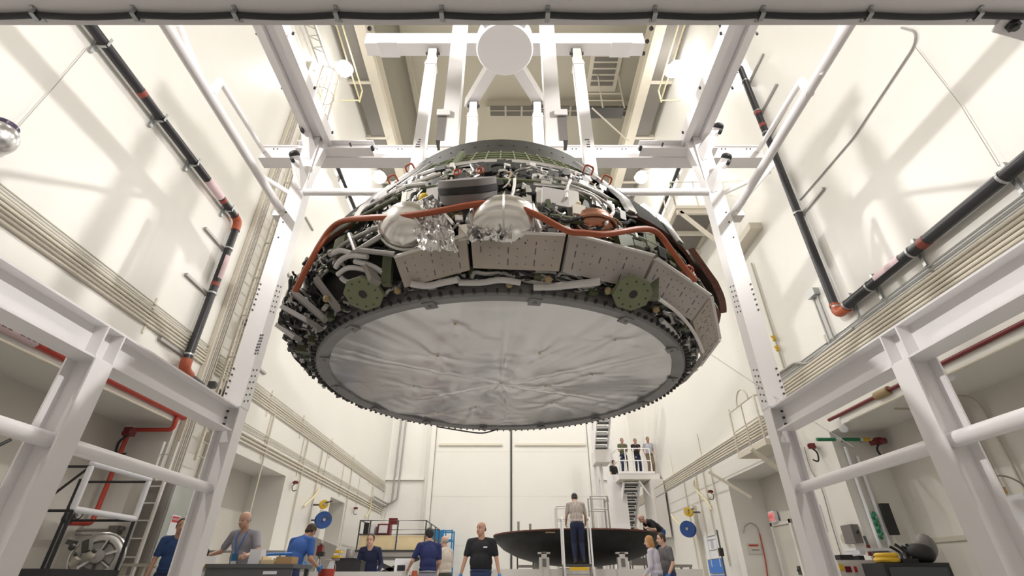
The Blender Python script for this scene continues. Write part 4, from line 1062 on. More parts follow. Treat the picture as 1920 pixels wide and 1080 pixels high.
MB().cyl((p.x-.5, p.y-.3, p.z), (p.x+1.3, p.y+.8, p.z-1.0), .04, 6).build('stay', M['cream'], pg_)
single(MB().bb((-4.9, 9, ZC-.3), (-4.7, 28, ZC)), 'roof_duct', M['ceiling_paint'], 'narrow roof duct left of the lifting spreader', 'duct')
# silver dome at the left edge with guy wires
p = wl(-6, 258)
sd = thing('dome_camera', 'silver dome with a purple lens at the left edge of the view', 'camera', p)
MB().sph(p, (.22, .22, .24), 24, 16).build('dome', M['foil'], sd)
MB().lathe([(.10, .19), (.14, .19), (.145, .235), (.13, .25), (0, .26)], p, 24).build('lens_band', M['glass_purple'], sd)
MB().bb((p.x, p.y-.05, p.z-.05), (-W, p.y+.05, p.z+.05)).build('mount', M['galv'], sd)
single(MB().tube([wl(28, 246), wl(100, 165), wl(166, 88)], .006, 5), 'guy_wire', M['dull_steel'], 'thin wire from the silver dome up the left wall', 'wire')
single(MB().tube([wr(1716, 88), wr(1800, 195), wr(1872, 312)], .006, 5), 'guy_wire', M['dull_steel'], 'thin wire crossing the upper right wall', 'wire')
single(MB().tube([at(1332, 664, y=6.3), at(1450, 742, y=6.0), at(1600, 838, y=5.6)], .004, 5), 'tag_line', M['dull_steel'], 'faint tag line running from the capsule to the lower right', 'wire')
# ---- service platforms on the right wall
def guard(parent, a, b_, h=1.05, m_='cream', r=.022, n=3, mid=True):
    a, b_ = V(a), V(b_)
    for k in range(n+1):
        p = a.lerp(b_, k/n); MB().cyl(p, p+V((0, 0, h)), r, 6).build('guard_post', M[m_], parent)
    for z in ((h, h*.5) if mid else (h,)): MB().cyl(a+V((0, 0, z)), b_+V((0, 0, z)), r, 6).build('guard_rail', M[m_], parent)
z = at(1400, 470, x=5.6).z
up = thing('wall_platform', 'steel service platform with railings high on the right wall behind the column', 'platform', (6.2, 13, z))
y0 = at(1425, 470, x=5.5).y; y0 = 12.0
z = .83+at(1412, 385, y=12.0).z-.83
MB().bb((5.35, y0, z-.12), (W-.01, y0+3.4, z)).build('deck', M['cream'], up)
for k in range(4): MB().bb((5.4, y0+.05+k*1.1, z-.3), (W, y0+.13+k*1.1, z-.12)).build('bearer', M['cream'], up)
MB().bb((5.5, y0+.2, z-.16), (6.7, y0+3.2, z-.125)).build('grating', M['grating'], up)
guard(up, (5.38, y0+.03, z), (5.38, y0+3.37, z), 1.05, 'cream', .025, 4); guard(up, (5.38, y0+.03, z), (6.86, y0+.03, z), 1.05, 'cream', .025, 2)
MB().bar((5.5, y0+.1, z-.2), (6.85, y0+.1, z-1.9), .1, .1).build('bracket', M['cream'], up); MB().bar((5.5, y0+3.2, z-.2), (6.85, y0+3.2, z-1.9), .1, .1).build('bracket', M['cream'], up)
MB().bb((6.55, y0-1.6, z-2.2), (W, y0+.2, z-2.0)).build('lower_ledge', M['cream'], up)
# long low catwalk on the right wall
zc_ = .83+2.95
lc = thing('catwalk', 'cream railed catwalk along the right wall beyond the white column', 'catwalk', (6.5, 17, zc_))
ya_, yb_ = 11.95, 13.6
MB().bb((6.2, ya_, zc_-.14), (W, yb_, zc_)).build('deck', M['cream'], lc)
guard(lc, (6.22, ya_+.03, zc_), (6.22, yb_-.03, zc_), 1.1, 'cream', .020, 2); guard(lc, (6.22, ya_+.03, zc_), (6.79, ya_+.03, zc_), 1.1, 'cream', .026, 1)
for k in range(2): MB().bar((6.0, ya_+.4+k*3, zc_-.16), (6.88, ya_+.4+k*2.5, zc_-.95), .08, .08).build('bracket', M['cream'], lc)
MB().cyl((6.3, ya_, zc_+.1), (6.3, 22.5, zc_+.1), .022, 6).cyl((6.3, yb_, zc_+.45), (6.3, 22.5, zc_+.45), .016, 6).build('service_pipe', M['dull_steel'], lc)
for k in range(1): MB().tube(arc((6.2, 12.6+k*.9, zc_+1.1), .35, 0, PI, 8, (0, 1, 0), (0, 0, 1)), .022, 6).build('hoop_rail', M['cream'], lc)
# ================================================================ HEAT SHIELD ON ITS STAND
SX, SY = 2.0, 16.25
hs = thing('heat_shield', 'large black dish shaped heat shield resting on a white stand', 'heat shield', (SX, SY, 1.15))
MB().lathe([(0, 1.15), (.6, 1.165), (1.2, 1.23), (1.8, 1.39), (2.2, 1.58), (2.42, 1.77), (2.5, 1.89), (2.5, 1.94), (2.42, 1.96), (2.2, 1.8), (0, 1.5)], (SX, SY, 0), 96).build('dish', M['shield_black'], hs)
MB().lathe([(2.485, 1.93), (2.515, 1.93), (2.515, 1.965), (2.485, 1.965)], (SX, SY, 0), 96, closed_prof=True).build('rim', M['brown_edge'], hs)
for u_, v_ in ((972, 978), (994, 982)):
    p = at(u_, v_, y=17.6); MB().cyl((p.x, 17.6, 1.85), (p.x, 17.6, p.z), .04, 10).build('guide_pin', M['dull_steel'], hs)
p = at(1032, 1000, y=SY-2.48); MB().bb((p.x-.12, SY-2.51, 1.86), (p.x+.12, SY-2.40, 1.88)).build('label_strip', M['wire_tan'], hs)
ss = thing('shield_stand', 'white steel stand carrying the black heat shield', 'stand', (SX, SY, 0))
for y in (14.35, 18.15): MB().bb((-.6, y-.1, .76), (4.9, y+.1, 1.07)).build('long_beam', M['stand_white'], ss)
for x in (-.5, 4.8): MB().bb((x-.1, 14.35, .78), (x+.1, 18.15, 1.0)).build('cross_beam', M['stand_white'], ss)
for x in (-.4, 2.0, 4.7):
    for y in (14.35, 18.15): MB().bb((x-.09, y-.09, 0), (x+.09, y+.09, .78)).build('leg', M['stand_white'], ss)
for u_ in (1020, 1166):
    x = at(u_, 1050, y=14.4).x; r = math.hypot(x-SX, 14.45-SY)
    q = MB().bb((x-.13, 14.27, 1.07), (x+.13, 14.43, 1.33)).bb((x-.07, 14.29, 1.33), (x+.07, 14.41, 1.44)).bb((x-.16, 14.29, 1.41), (x+.16, 14.41, 1.45)).build('saddle_post', M['stand_white'], ss)
    MB().bb((x-.05, 14.255, 1.12), (x+.05, 14.27, 1.3)).build('slot', M['hatch_grey'], q)
    x2 = x; MB().bb((x2-.1, 18.05, 1.07), (x2+.1, 18.2, 1.45)).build('saddle_post', M['stand_white'], ss)
# clutter seen under the dish
for (u_, v_, w, h, m_, L) in ((985, 1052, .55, .40, 'dark_steel', 'dark open frame cart under the left side of the heat shield'), (1196, 1050, .5, .32, 'hatch_grey', 'grey equipment box under the right side of the heat shield'), (1238, 1045, .25, .5, 'stand_white', 'pale upright canister under the right edge of the heat shield')):
    c = at(u_, v_, y=19.2); t = thing('equipment_cart', L, 'cart', (c.x, 19.2, 0))
    for dx in (-w/2, w/2):
        for dy in (-.2, .2): MB().cyl((c.x+dx, 19.2+dy, 0), (c.x+dx, 19.2+dy, c.z+h/2), .025, 6).build('leg', M[m_], t)
    MB().bb((c.x-w/2, 18.98, c.z-h/2), (c.x+w/2, 19.42, c.z-h*.3 if m_ == 'dark_steel' else c.z+h*.2)).build('body', M['dull_steel' if m_ == 'dark_steel' else m_], t)
    MB().bb((c.x-w/2, 18.98, c.z+h/2-.02), (c.x+w/2, 19.42, c.z+h/2)).build('tray', M[m_], t)
# ladder in front of the shield
LY = 13.42; lx0, lx1 = at(1054, 1010, y=LY).x, at(1105, 1010, y=LY).x
zt0 = at(1054, 973, y=LY).z; zst = 1.15
ld = thing('step_ladder', 'white tubular step ladder with the striped shirt man on it', 'ladder', ((lx0+lx1)/2, LY, 0))
for x in (lx0, lx1):
    MB().tube(bend([(x, LY-.28, .02), (x, LY-.28, zt0), (x, LY+.16, zt0), (x, LY+.16, zst)], .07), .022, 10).build('hand_rail', M['bright_white'], ld)
    MB().bar((x, LY-.95, 0), (x, LY-.18, zst), .05, .09, (0, 0, 1)).build('stringer', M['dull_steel'], ld)
    MB().cyl((x, LY+.2, 0), (x, LY+.2, zst), .024, 8).build('leg', M['dull_steel'], ld)
for k in range(4): MB().bb((lx0, LY-.9+k*.2, .23+k*.24-.03), (lx1, LY-.68+k*.2, .23+k*.24)).build('tread', M['dull_steel'], ld)
MB().bb((lx0, LY-.26, zst-.04), (lx1, LY+.2, zst)).build('platform', M['dark_steel'], ld)
MB().bb((lx0+.12, LY-.275, zst-.13), (lx1-.1, LY-.262, zst-.06)).build('label', M['yellow'], ld)
# rolling ladders beyond the shield
for u0_, u1_, vt_, y, L, m_ in ((1107, 1138, 930, 20.0, 'grey railed access ladder behind the heat shield, right of the man on the ladder', 'dull_steel'), (1043, 1066, 949, 20.4, 'pale railed access ladder behind the heat shield, left of the man on the ladder', 'stand_white')):
    a, b_ = at(u0_, vt_, y=y), at(u1_, vt_, y=y); zd = a.z-1.15
    t = thing('access_ladder', L, 'ladder', ((a.x+b_.x)/2, y, 0))
    for x in (a.x, b_.x):
        for dy in (0, .7):
            MB().cyl((x, y+dy, 0), (x, y+dy, a.z), .03, 8).build('post', M[m_], t)
    for z in (a.z, a.z-.45, zd): MB().cyl((a.x, y, z), (b_.x, y, z), .025, 6).build('rail', M[m_], t); MB().cyl((a.x, y+.7, z), (b_.x, y+.7, z), .025, 6).build('rail', M[m_], t)
    MB().bb((a.x, y, zd-.1), (b_.x, y+.7, zd)).build('deck', M['dark_steel'], t)
    for k in range(6): MB().bb((a.x, y-.9+k*.15, .25+k*zd/7), (b_.x, y-.7+k*.15, .28+k*zd/7)).build('tread', M['dull_steel'], t)
# ================================================================ SCISSOR LIFT, BLUE LIFT
sl = thing('scissor_lift', 'scissor lift with plywood kick panels near the far left corner', 'lift', (-4.9, 23.5, 0))
Y0, Y1 = 21.8, 26.0; a, b_ = at(668, 1032, y=Y0), at(795, 1032, y=Y0); zr = at(700, 976, y=Y0).z; zm = at(700, 1002, y=Y0).z; zd = a.z
X0, X1 = a.x, b_.x
MB().bb((X0-.1, Y0-.05, zd-.22), (X1+.05, Y1, zd-.02)).build('deck', M['dull_steel'], sl)
MB().bb((X0-.1, Y0-.07, zd-.06), (X1+.05, Y0+.02, zd+.02)).build('deck_edge', M['dark_steel'], sl)
MB().bb((X0+.1, Y0+.2, .35), (X1-.1, Y1-.3, .75)).build('chassis', M['dark_steel'], sl)
for k in range(2):
    for s_ in (-1, 1):
        y = Y0+.4+k*.3
        MB().bar((X0+.3, y, .8 if s_ > 0 else zd-.25), (X1-.3, y, zd-.25 if s_ > 0 else .8), .1, .14).build('scissor_arm', M['dark_steel'], sl)
for x in (X0+.3, X1-.3):
    for y in (Y0+.5, Y1-.6): MB().cyl((x-.12, y, .3), (x+.12, y, .3), .3, 18).build('wheel', M['black_rubber'], sl)
for x in (X0, X0+.42*1.0, X0+1.55, X1):
    MB().cyl((x, Y0, zd), (x, Y0, zr), .03, 8).build('guard_post', M['dark_steel'], sl)
for y in (Y0+1.4, Y0+2.8, Y1):
    for x in (X0, X1): MB().cyl((x, y, zd), (x, y, zr), .03, 8).build('guard_post', M['dark_steel'], sl)
for z in (zr, zm):
    MB().tube([(X0, Y0, z), (X1, Y0, z), (X1, Y1, z), (X0, Y1, z)], .024, 8, True).build('guard_rail', M['dark_steel'], sl)
for xa, xb in ((X0+.05, X0+.38), (X0+.48, X0+1.5), (X0+1.6, X1-.05)): MB().bb((xa, Y0+.03, zd), (xb, Y0+.06, zm-.03)).build('kick_panel', M['plywood'], sl)
MB().bb((X1-.06, Y0+.08, zd), (X1-.03, Y1-.1, zm-.03)).build('kick_panel', M['plywood'], sl)
c = thing('cabinet', 'red and white control unit standing on the scissor lift deck', 'machine', (X0+1.0, Y0+.6, zd))
MB().bb((X0+.62, Y0+.4, zd), (X0+1.15, Y0+.8, zr-.08)).build('body', M['dark_red'], c); MB().bb((X0+.70, Y0+.37, zm+.08), (X0+1.05, Y0+.4, zr-.14)).build('panel', M['paper'], c)
MB().bb((X0+1.05, Y0+.45, zr-.1), (X0+1.4, Y0+.6, zr+.14)).build('handle', M['dark_red'], c)
c = thing('cabinet', 'black and white upright case at the left end of the scissor lift', 'machine', (X0+.3, Y0+.6, zd))
MB().bb((X0+.06, Y0+.4, zd), (X0+.26, Y0+.8, zr-.05)).build('body', M['black_rubber'], c); MB().bb((X0+.27, Y0+.4, zd), (X0+.5, Y0+.7, zr-.08)).build('cover', M['paper'], c)
bl = thing('blue_lift', 'blue panelled personnel lift behind the scissor lift', 'lift', (-2.9, 27, 0))
a, b_ = at(803, 995, y=26.6), at(846, 1030, y=26.6)
MB().bb((a.x, 26.6, b_.z), (a.x+.75, 26.66, a.z)).build('panel', M['blue_lift'], bl)
for x in (a.x, a.x+.75, b_.x):
    MB().cyl((x, 26.62, .1), (x, 26.62, a.z+.05), .035, 8).build('post', M['blue_lift'], bl); MB().cyl((x, 27.6, .1), (x, 27.6, a.z+.05), .035, 8).build('post', M['blue_lift'], bl)
for z in (a.z, (a.z+b_.z)/2, b_.z): MB().tube([(a.x, 26.62, z), (b_.x, 26.62, z), (b_.x, 27.6, z), (a.x, 27.6, z)], .03, 8, True).build('rail', M['blue_lift'], bl)
MB().bb((a.x, 26.6, .1), (b_.x, 27.6, .5)).build('base', M['blue_lift'], bl)
# ================================================================ STAIR TOWER
st = thing('stair_tower', 'white stair tower with a railed landing in the far right corner', 'stairs', (5.9, 24.5, 0))
PY = 23.2; pz = at(1200, 888, y=PY).z; PX0 = at(1160, 888, y=PY).x; PX1 = 6.8
MB().bb((PX0, PY, pz-.24), (PX1, PY+1.9, pz)).build('landing', M['stand_white'], st)
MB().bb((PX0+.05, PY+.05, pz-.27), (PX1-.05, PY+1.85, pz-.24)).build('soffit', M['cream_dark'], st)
for z in (pz+1.12, pz+.58): MB().cyl((PX0, PY+.04, z), (PX1-.3, PY+.04, z), .028, 8).build('guard_rail', M['bright_white'], st); MB().cyl((PX0+.04, PY, z), (PX0+.04, PY+1.0, z), .028, 8).build('guard_rail', M['bright_white'], st)
for k in range(5):
    x = PX0+.02+(PX1-.32-PX0)*k/4; MB().cyl((x, PY+.04, pz), (x, PY+.04, pz+1.12), .028, 8).build('guard_post', M['bright_white'], st)
MB().bb((PX0, PY-.02, pz), (PX1-.2, PY+.0, pz+.1)).build('toe_board', M['bright_white'], st)
def flight(x0, x1, y0, z0, y1, z1, n, nm='tread'):
    for x in (x0, x1): MB().bar((x, y0, z0-.1), (x, y1, z1-.1), .05, .28, (0, 0, 1)).build('stringer', M['bright_white'], st)
    for k in range(n):
        t = (k+.5)/n; y = y0+(y1-y0)*t; z = z0+(z1-z0)*t
        MB().bb((x0, y-.13, z-.03), (x1, y+.13, z+.02)).build(nm, M['bright_white'], st)
        MB().bb((x0+.03, y+.11*(1 if y1 > y0 else 1), z-.5*abs(z1-z0)/n-.01), (x1-.03, y+.13, z+.5*abs(z1-z0)/n)).build('gap_shade', M['stair_shade'], st)  # dark plate standing in for the shade in the open gap between treads
    for x in (x0, x1): MB().cyl((x, y0, z0+1.0), (x, y1, z1+1.0), .025, 6).build('stair_rail', M['bright_white'], st)
fx = at(1187, 905, y=PY).x
flight(fx-.36, fx+.36, PY+.3, pz-.2, 27.4, 1.2, 15)
MB().bb((fx-.5, 27.2, 1.0), (fx+1.2, 28.2, 1.12)).build('lower_landing', M['stand_white'], st)
flight(PX0-.75, PX0-.1, PY+1.7, pz+1.4, PY-1.6, pz+4.1, 11)
MB().bb((PX0-.8, PY+1.2, pz+.75), (PX0-.06, PY+2.3, pz+1.35)).build('upper_landing', M['stand_white'], st)
qx = at(1148, 868, y=PY+1.4).x; MB().bb((qx-.42, PY+.9, .0), (qx+.42, PY+.96, pz+.12)).build('side_panel', M['bright_white'], st)
MB().bb((PX0-.5, PY+.97, pz-.95), (PX0, PY+2.0, pz-.85)).build('side_landing', M['stand_white'], st)
for x, y in ((PX0+.1, PY+1.75), (PX0-.45, PY+1.9), (PX0-.7, PY+2.2)): MB().bb((x-.07, y-.07, 0), (x+.07, y+.07, pz+4.0)).build('tower_post', M['bright_white'], st)
MB().bar((fx+.3, PY+.1, pz-.3), (6.8, PY+.1, pz-1.75), .07, .07).build('brace', M['stand_white'], st)
MB().bb((6.3, PY-.4, pz-2.6), (6.8, PY+1.4, pz-.3)).build('wall_box', M['stand_white'], st)
# ================================================================ LEFT: BENCH AND ITS CONTENTS
BZ = 1.03
wb = thing('work_bench', 'grey steel work bench in front of the man with the lanyard', 'bench', (-3.860, 8.600, 0))
MB().bb((-4.480, 8.150, BZ-.05), (-3.180, 8.950, BZ)).build('top', M['bench_grey'], wb)
for x in (-4.40, -3.24):
    for y in (8.21, 8.89): MB().bb((x-.03, y-.03, 0), (x+.03, y+.03, BZ-.05)).build('leg', M['bench_grey'], wb)
MB().bb((-4.460, 8.170, BZ-.2), (-3.200, 8.210, BZ-.05)).build('apron', M['bench_grey'], wb)
MB().bb((-3.610, 8.165, BZ-.13), (-3.410, 8.170, BZ-.09)).build('label', M['paper'], wb)
MB().bb((-4.460, 8.200, .3), (-3.200, 8.900, .34)).build('shelf', M['bench_grey'], wb)
single(MB().bb((-3.960, 8.350, BZ), (-3.790, 8.510, BZ+.20)), 'packet', M['paper'], 'white upright packet on the grey bench', 'packet')
single(MB().bb((-3.760, 8.350, BZ), (-3.580, 8.650, BZ+.06)).bb((-3.760, 8.350, BZ+.06), (-3.740, 8.650, BZ+.10)).bb((-3.560, 8.350, BZ+.0), (-3.580, 8.650, BZ+.08)), 'tray', M['plywood'], 'light wooden tray on the grey bench between packet and box', 'tray')
single(MB().bb((-3.520, 8.300, BZ), (-3.280, 8.550, BZ+.10)), 'carton', M['cardboard'], 'flat brown carton at the right end of the grey bench', 'box')
single(MB().cyl((-3.700, 8.350, BZ+.13), (-3.420, 8.600, BZ+.15), .02, 8), 'torque_wrench', M['blue_sign'], 'blue torque wrench lying across tray and carton', 'tool')
p = hy(569, 1068, .95); bk = thing('bucket', 'orange bucket beside the man in the royal blue shirt', 'bucket', (-3.55, 9.6, 0.55))
MB().lathe([(0, .72), (.12, .72), (.15, 1.0), (.145, 1.0), (.11, .74)], (-3.32, 10.1, 0), 20).build('pail', M['red_pipe'], bk); MB().tube(arc((-3.32, 10.1, 1.0), .15, 0, PI, 10, (1, 0, 0), (0, 0, 1)), .008, 6).build('bail', M['steel'], bk); MB().bb((-3.55, 9.85, 0), (-3.1, 10.35, .72)).build('base_crate', M['dull_steel'], bk)
# rail behind the bench
t = thing('barrier_rail', 'low grey barrier rail behind the lanyard man', 'railing', (-5.2, 11.0, 0))
z = at(450, 1034, y=11.0).z
MB().cyl((-6.6, 11.0, z), (-4.5, 11.0, z), .025, 8).build('rail', M['dull_steel'], t)
for x in (-6.5, -5.4, -4.6): MB().cyl((x, 11.0, 0), (x, 11.0, z), .025, 8).build('post', M['dull_steel'], t)
# yellow and white cart left of the bench
t = thing('pump_cart', 'white pump cart with a yellow frame beside the left column', 'cart', (-4.6, 8.4, 0))
MB().bb((-4.80, 8.15, .25), (-4.58, 8.6, 1.14)).build('body', M['paper'], t)
MB().lathe([(0, 1.14), (.08, 1.14), (.09, 1.21), (.05, 1.26), (0, 1.27)], (-4.69, 8.38, 0), 16).build('cap', M['black_rubber'], t)
for x in (-4.82, -4.56): MB().tube(bend([(x, 8.1, .05), (x, 8.1, 1.0), (x, 8.5, 1.0)], .08), .022, 8).build('frame_bar', M['yellow'], t)
for x in (-4.76, -4.62): MB().cyl((x-.02, 8.2, .1), (x+.02, 8.2, .1), .1, 12).build('wheel', M['black_rubber'], t)
# grey steel cabinet with danger sign
cab = thing('electrical_cabinet', 'tall grey steel cabinet with a red danger sign on the left pillar', 'cabinet', (-6.55, 10.2, 0))
MB().bb((-6.89, 9.75, .1), (-6.38, 10.55, 2.45)).build('body', M['cabinet_grey'], cab)
dr = MB().bb((-6.38, 9.79, .2), (-6.36, 10.51, 2.4)).build('door', M['cabinet_green'], cab)
for k, z in enumerate((1.75, 1.85, 1.95)): MB().cyl((-6.36, 10.42, z), (-6.34, 10.42, z), .03, 10).build('selector_knob', M['black_rubber'], dr)
p = at(326, 985, x=-6.35)
sg_ = MB().bb((-6.36, p.y-.13, p.z-.17), (-6.35, p.y+.13, p.z+.17)).build('danger_sign', M['paper'], cab)
g = MB().bb((-6.35, p.y-.11, p.z+.05), (-6.347, p.y+.11, p.z+.15)); g.build('red_header', M['red'], sg_)
g = MB(); text_mesh(g, 'DANGER', (-6.346, p.y, p.z+.10), (0, 1, 0), (0, 0, 1), .05); g.build('lettering', M['paper'], sg_)
wlad = thing('wall_ladder', 'cream upright ladder before the left pillar beside the grey cabinet', 'ladder', (-6.66, 9.66, 0))
for x in (-6.80, -6.52): MB().bb((x-.02, 9.63, .02), (x+.02, 9.69, 3.15)).build('rail', M['stand_white'], wlad)
for k in range(10): MB().cyl((-6.80, 9.66, .3+k*.29), (-6.52, 9.66, .3+k*.29), .014, 6).build('rung', M['stand_white'], wlad)
# access platform cage with foam wrapped rails
cg = thing('access_stand', 'black steel access stand with white foam wrapped rails at the lower left', 'stand', (-5.7, 6.95, 0))
cx, cy0, cy1 = -5.3, 6.38, 7.5; zu_, zl_ = .83+1.265, .83+.735
for y in (cy0, cy1):
    MB().cyl((cx, y, .02), (cx, y, zl_), .022, 8).build('post', M['black_steel'], cg); MB().cyl((cx-1.0, y, .02), (cx-1.0, y, zu_), .022, 8).build('post', M['black_steel'], cg)
MB().cyl((cx, cy0, zu_-.1), (cx, cy0, zu_), .02, 8).cyl((cx, cy1, zl_), (cx, cy1, zu_), .02, 8).build('post', M['black_steel'], cg)
for a, b_ in (((cx, cy0, zu_), (cx, cy1, zu_)), ((cx, cy0+.02, zl_), (cx, cy1, zl_)), ((cx, cy0, zl_+.02), (cx, cy0, zu_-.06)), ((cx, cy1, zl_+.02), (cx, cy1, zu_-.06))):
    MB().cap(a, .036, b_, .036, 12).build('foam_wrap', M['paper'], cg)
for z in (zu_-.04, zl_-.02):
    for y in (cy0, cy1): MB().cyl((cx-1.0, y, z), (cx, y, z), .018, 6).build('cross_bar', M['black_steel'], cg)
MB().cyl((cx-1.0, cy0, 1.0), (cx, cy0, zl_+.5), .016, 6).cyl((cx-1.0, cy0+.02, 1.02), (cx-.98, cy0, .99), .016, 6).build('diagonal', M['black_steel'], cg)
MB().bb((cx-1.05, cy0-.03, .86), (cx+.03, cy0+.03, .94)).bb((cx-1.05, cy1-.03, .86), (cx+.03, cy1+.03, .94)).bb((cx-.03, cy0, .86), (cx+.03, cy1, .94)).bb((cx-1.05, cy0, .86), (cx-.99, cy1, .94)).build('deck_frame', M['black_steel'], cg)
MB().bb((cx-.99, cy0+.03, .89), (cx-.03, cy1-.03, .92)).build('deck_plate', M['dark_steel'], cg)
# a second dark rack at the extreme left
t = thing('tool_rack', 'dark tool rack at the far left behind the front column', 'rack', (-5.6, 5.0, 0))
for y in (4.75, 5.15): MB().cyl((-5.5, y, 0), (-5.5, y, 2.2), .02, 6).build('post', M['black_steel'], t)
for z in (1.5, 1.62, 1.75): MB().cyl((-5.5, 4.75, z), (-5.5, 5.15, z), .022, 6).bb((-5.62, 4.8, z-.02), (-5.48, 5.1, z+.0)).build('shelf_bar', M['black_steel'], t)
MB().cyl((-5.5, 4.75, 1.55), (-5.5, 5.4, 2.15), .018, 6).build('diagonal', M['black_steel'], t)
# turbine-like machine
tm = thing('vacuum_pump', 'grey round bodied pump with dark fittings inside the left access stand', 'machine', (-6.2, 8.1, 0))
c = V((-6.25, 8.35, 1.12)); ax = V((.5, -.85, .1))
MB().lathe([(0, -.3), (.24, -.3), (.30, -.2), (.32, .0), (.30, .05), (.26, .08), (.22, .08), (.20, .02), (.10, .02), (.09, .14), (0, .15)], c, 28, axis=ax).build('housing', M['dull_steel'], tm)
for k in range(7):
    a = k*.628+.3*(k % 3); X_ = ax.normalized().orthogonal().normalized(); Y_ = ax.normalized().cross(X_); d = X_*math.cos(a)+Y_*math.sin(a)
    MB().bar(c+d*.10+ax.normalized()*.05, c+d*.24+ax.normalized()*.06, .035, .05, ax).build('vane', M['dark_steel' if k % 2 else 'steel'], tm)
MB().tube(arc(c, .33, 0, 2*PI, 24, X_, Y_), .02, 6).build('flange_ring', M['steel'], tm)
MB().bb((-6.6, 8.05, 0), (-5.9, 8.75, .8)).build('base', M['dull_steel'], tm)
for k in range(9):
    q = c+V((random.uniform(-.25, .28), random.uniform(-.42, -.2), random.uniform(-.32, .34)))
    (MB().sph(q, random.uniform(.03, .07), 8, 6) if k % 2 else MB().box(q, (random.uniform(.05, .14), .08, random.uniform(.05, .16)), Matrix.Rotation(random.uniform(-.6, .6), 3, 'Y'))).build('fitting', M['dark_steel' if k % 3 else 'cream_dark'], tm)
# pipes and motor on the alcove end wall
jy = 9.83
t = thing('motor_valve', 'grey motorised valve on a horizontal pipe on the left alcove wall', 'valve', at(212, 995, y=jy))
p, q = at(140, 994, y=jy), at(222, 996, y=jy); MB().cyl(p, V((q.x, jy, p.z)), .025, 8).build('pipe', M['dull_steel'], t); MB().sph(p, (.05, .05, .05), 8, 6).build('end_cap', M['dark_red'], t)
q = at(216, 994, y=jy); MB().box(q, (.18, .14, .14)).cyl(q, q+V((.16, 0, .03)), .03, 8).build('motor', M['hatch_grey'], t); MB().box(q+V((-.08, -.02, -.13)), (.10, .10, .12)).build('box', M['hatch_grey'], t)
P = [at(112, 1012, y=jy), at(122, 1002, y=jy), at(200, 1004, y=jy), at(266, 1011, y=jy)]
single(MB().tube(bend(P, .05), .014, 6), 'conduit', M['dull_steel'], 'thin grey conduit on the left alcove end wall below the motorised valve', 'conduit')
p = at(305, 1055, y=9.4); t = thing('side_table', 'beige steel table before the grey cabinet at the lower left', 'table', (-6.0, 9.3, 0))
MB().bb((-6.35, 9.05, 1.02), (-5.8, 9.6, 1.06)).build('top', M['cream_dark'], t)
for x in (-6.3, -5.85):
    for y in (9.1, 9.55): MB().bb((x-.03, y-.03, 0), (x+.03, y+.03, 1.02)).build('leg', M['cream_dark'], t)
# ================================================================ MIDDLE: LOW WORK PLATFORM AND CLUTTER
z = at(680, 1072, y=11.2).z
wp = thing('long_table', 'long white table running across in front of the scissor lift', 'table', (-3.0, 11.6, 0))
MB().bb((-4.4, 11.0, z-.1), (-2.15, 11.9, z)).build('top', M['stand_white'], wp)
for x in (-4.3, -3.3, -2.25):
    for y in (11.06, 11.84): MB().bb((x-.04, y-.04, 0), (x+.04, y+.04, z-.1)).build('leg', M['stand_white'], wp)
p = at(655, 1058, y=11.5); t = thing('equipment_case', 'low black case with a grey cylinder standing on the long white table', 'case', (p.x, 11.5, z))
MB().bb((p.x-.26, 11.35, z), (p.x+.28, 11.7, z+.20)).bb((p.x-.18, 11.4, z+.20), (p.x+.14, 11.65, z+.25)).build('body', M['black_rubber'], t); MB().lathe([(0, .25), (.085, .25), (.085, .40), (.07, .42), (0, .42)], (p.x-.02, 11.52, z), 16).build('cylinder', M['cabinet_grey'], t)
p = at(757, 1060, y=11.6); t = thing('control_box', 'white box with a black window on the long white table', 'box', (p.x, 11.6, z))
MB().bb((p.x-.16, 11.45, z), (p.x+.16, 11.75, z+.24)).build('body', M['paper'], t); MB().bb((p.x-.10, 11.44, z+.02), (p.x+.06, 11.45, z+.12)).build('window', M['black_rubber'], t)
p = at(623, 1060, y=14.5); t = thing('machine_cabinet', 'beige cabinet with yellow trays near the left wall', 'cabinet', (p.x, 14.5, 0))
zc2 = at(623, 1047, y=14.5).z
MB().bb((p.x-.28, 14.4, 0), (p.x+.28, 15.0, zc2)).build('body', M['cabinet_grey'], t); MB().bb((p.x-.12, 14.39, zc2-.25), (p.x+.1, 14.4, zc2-.06)).build('panel', M['paper'], t)
for k in range(2): MB().bb((p.x-.2, 14.45, zc2+.01+k*.12), (p.x+.15, 14.8, zc2+.07+k*.12)).build('tray', M['yellow'], t)
for dx in (-.2, .15): MB().bb((p.x+dx-.015, 14.5, zc2), (p.x+dx+.015, 14.53, zc2+.22)).build('tray_post', M['cream_dark'], t)
p = at(601, 1030, y=13.5); t = thing('instrument_tripod', 'reddish measuring instrument on a slim tripod near the left wall', 'tripod', (p.x, 13.5, 0))
z2 = at(601, 1015, y=13.5).z
for k in range(3): MB().cyl((p.x+.35*math.cos(k*2.1+.5), 13.5+.35*math.sin(k*2.1+.5), 0), (p.x, 13.5, z2-.28), .018, 6).build('leg', M['dull_steel'], t)
MB().box((p.x, 13.5, z2-.2), (.13, .16, .22)).build('body', M['dark_red'], t); MB().sph((p.x, 13.5, z2-.04), .055, 10, 8).build('head', M['cabinet_grey'], t); MB().box((p.x+.06, 13.44, z2-.28), (.14, .12, .10)).build('mount', M['black_rubber'], t)
p = at(589, 1040, y=14.2); t = thing('leaning_panel', 'grey panel leaning on the left wall behind the instrument tripod', 'panel', (p.x, 14.2, 0))
MB().bar((p.x-.5, 14.2, .0), (p.x+.1, 14.3, at(592, 1012, y=14.2).z), .9, .05, (0, 1, 0)).build('sheet', M['dull_steel'], t)
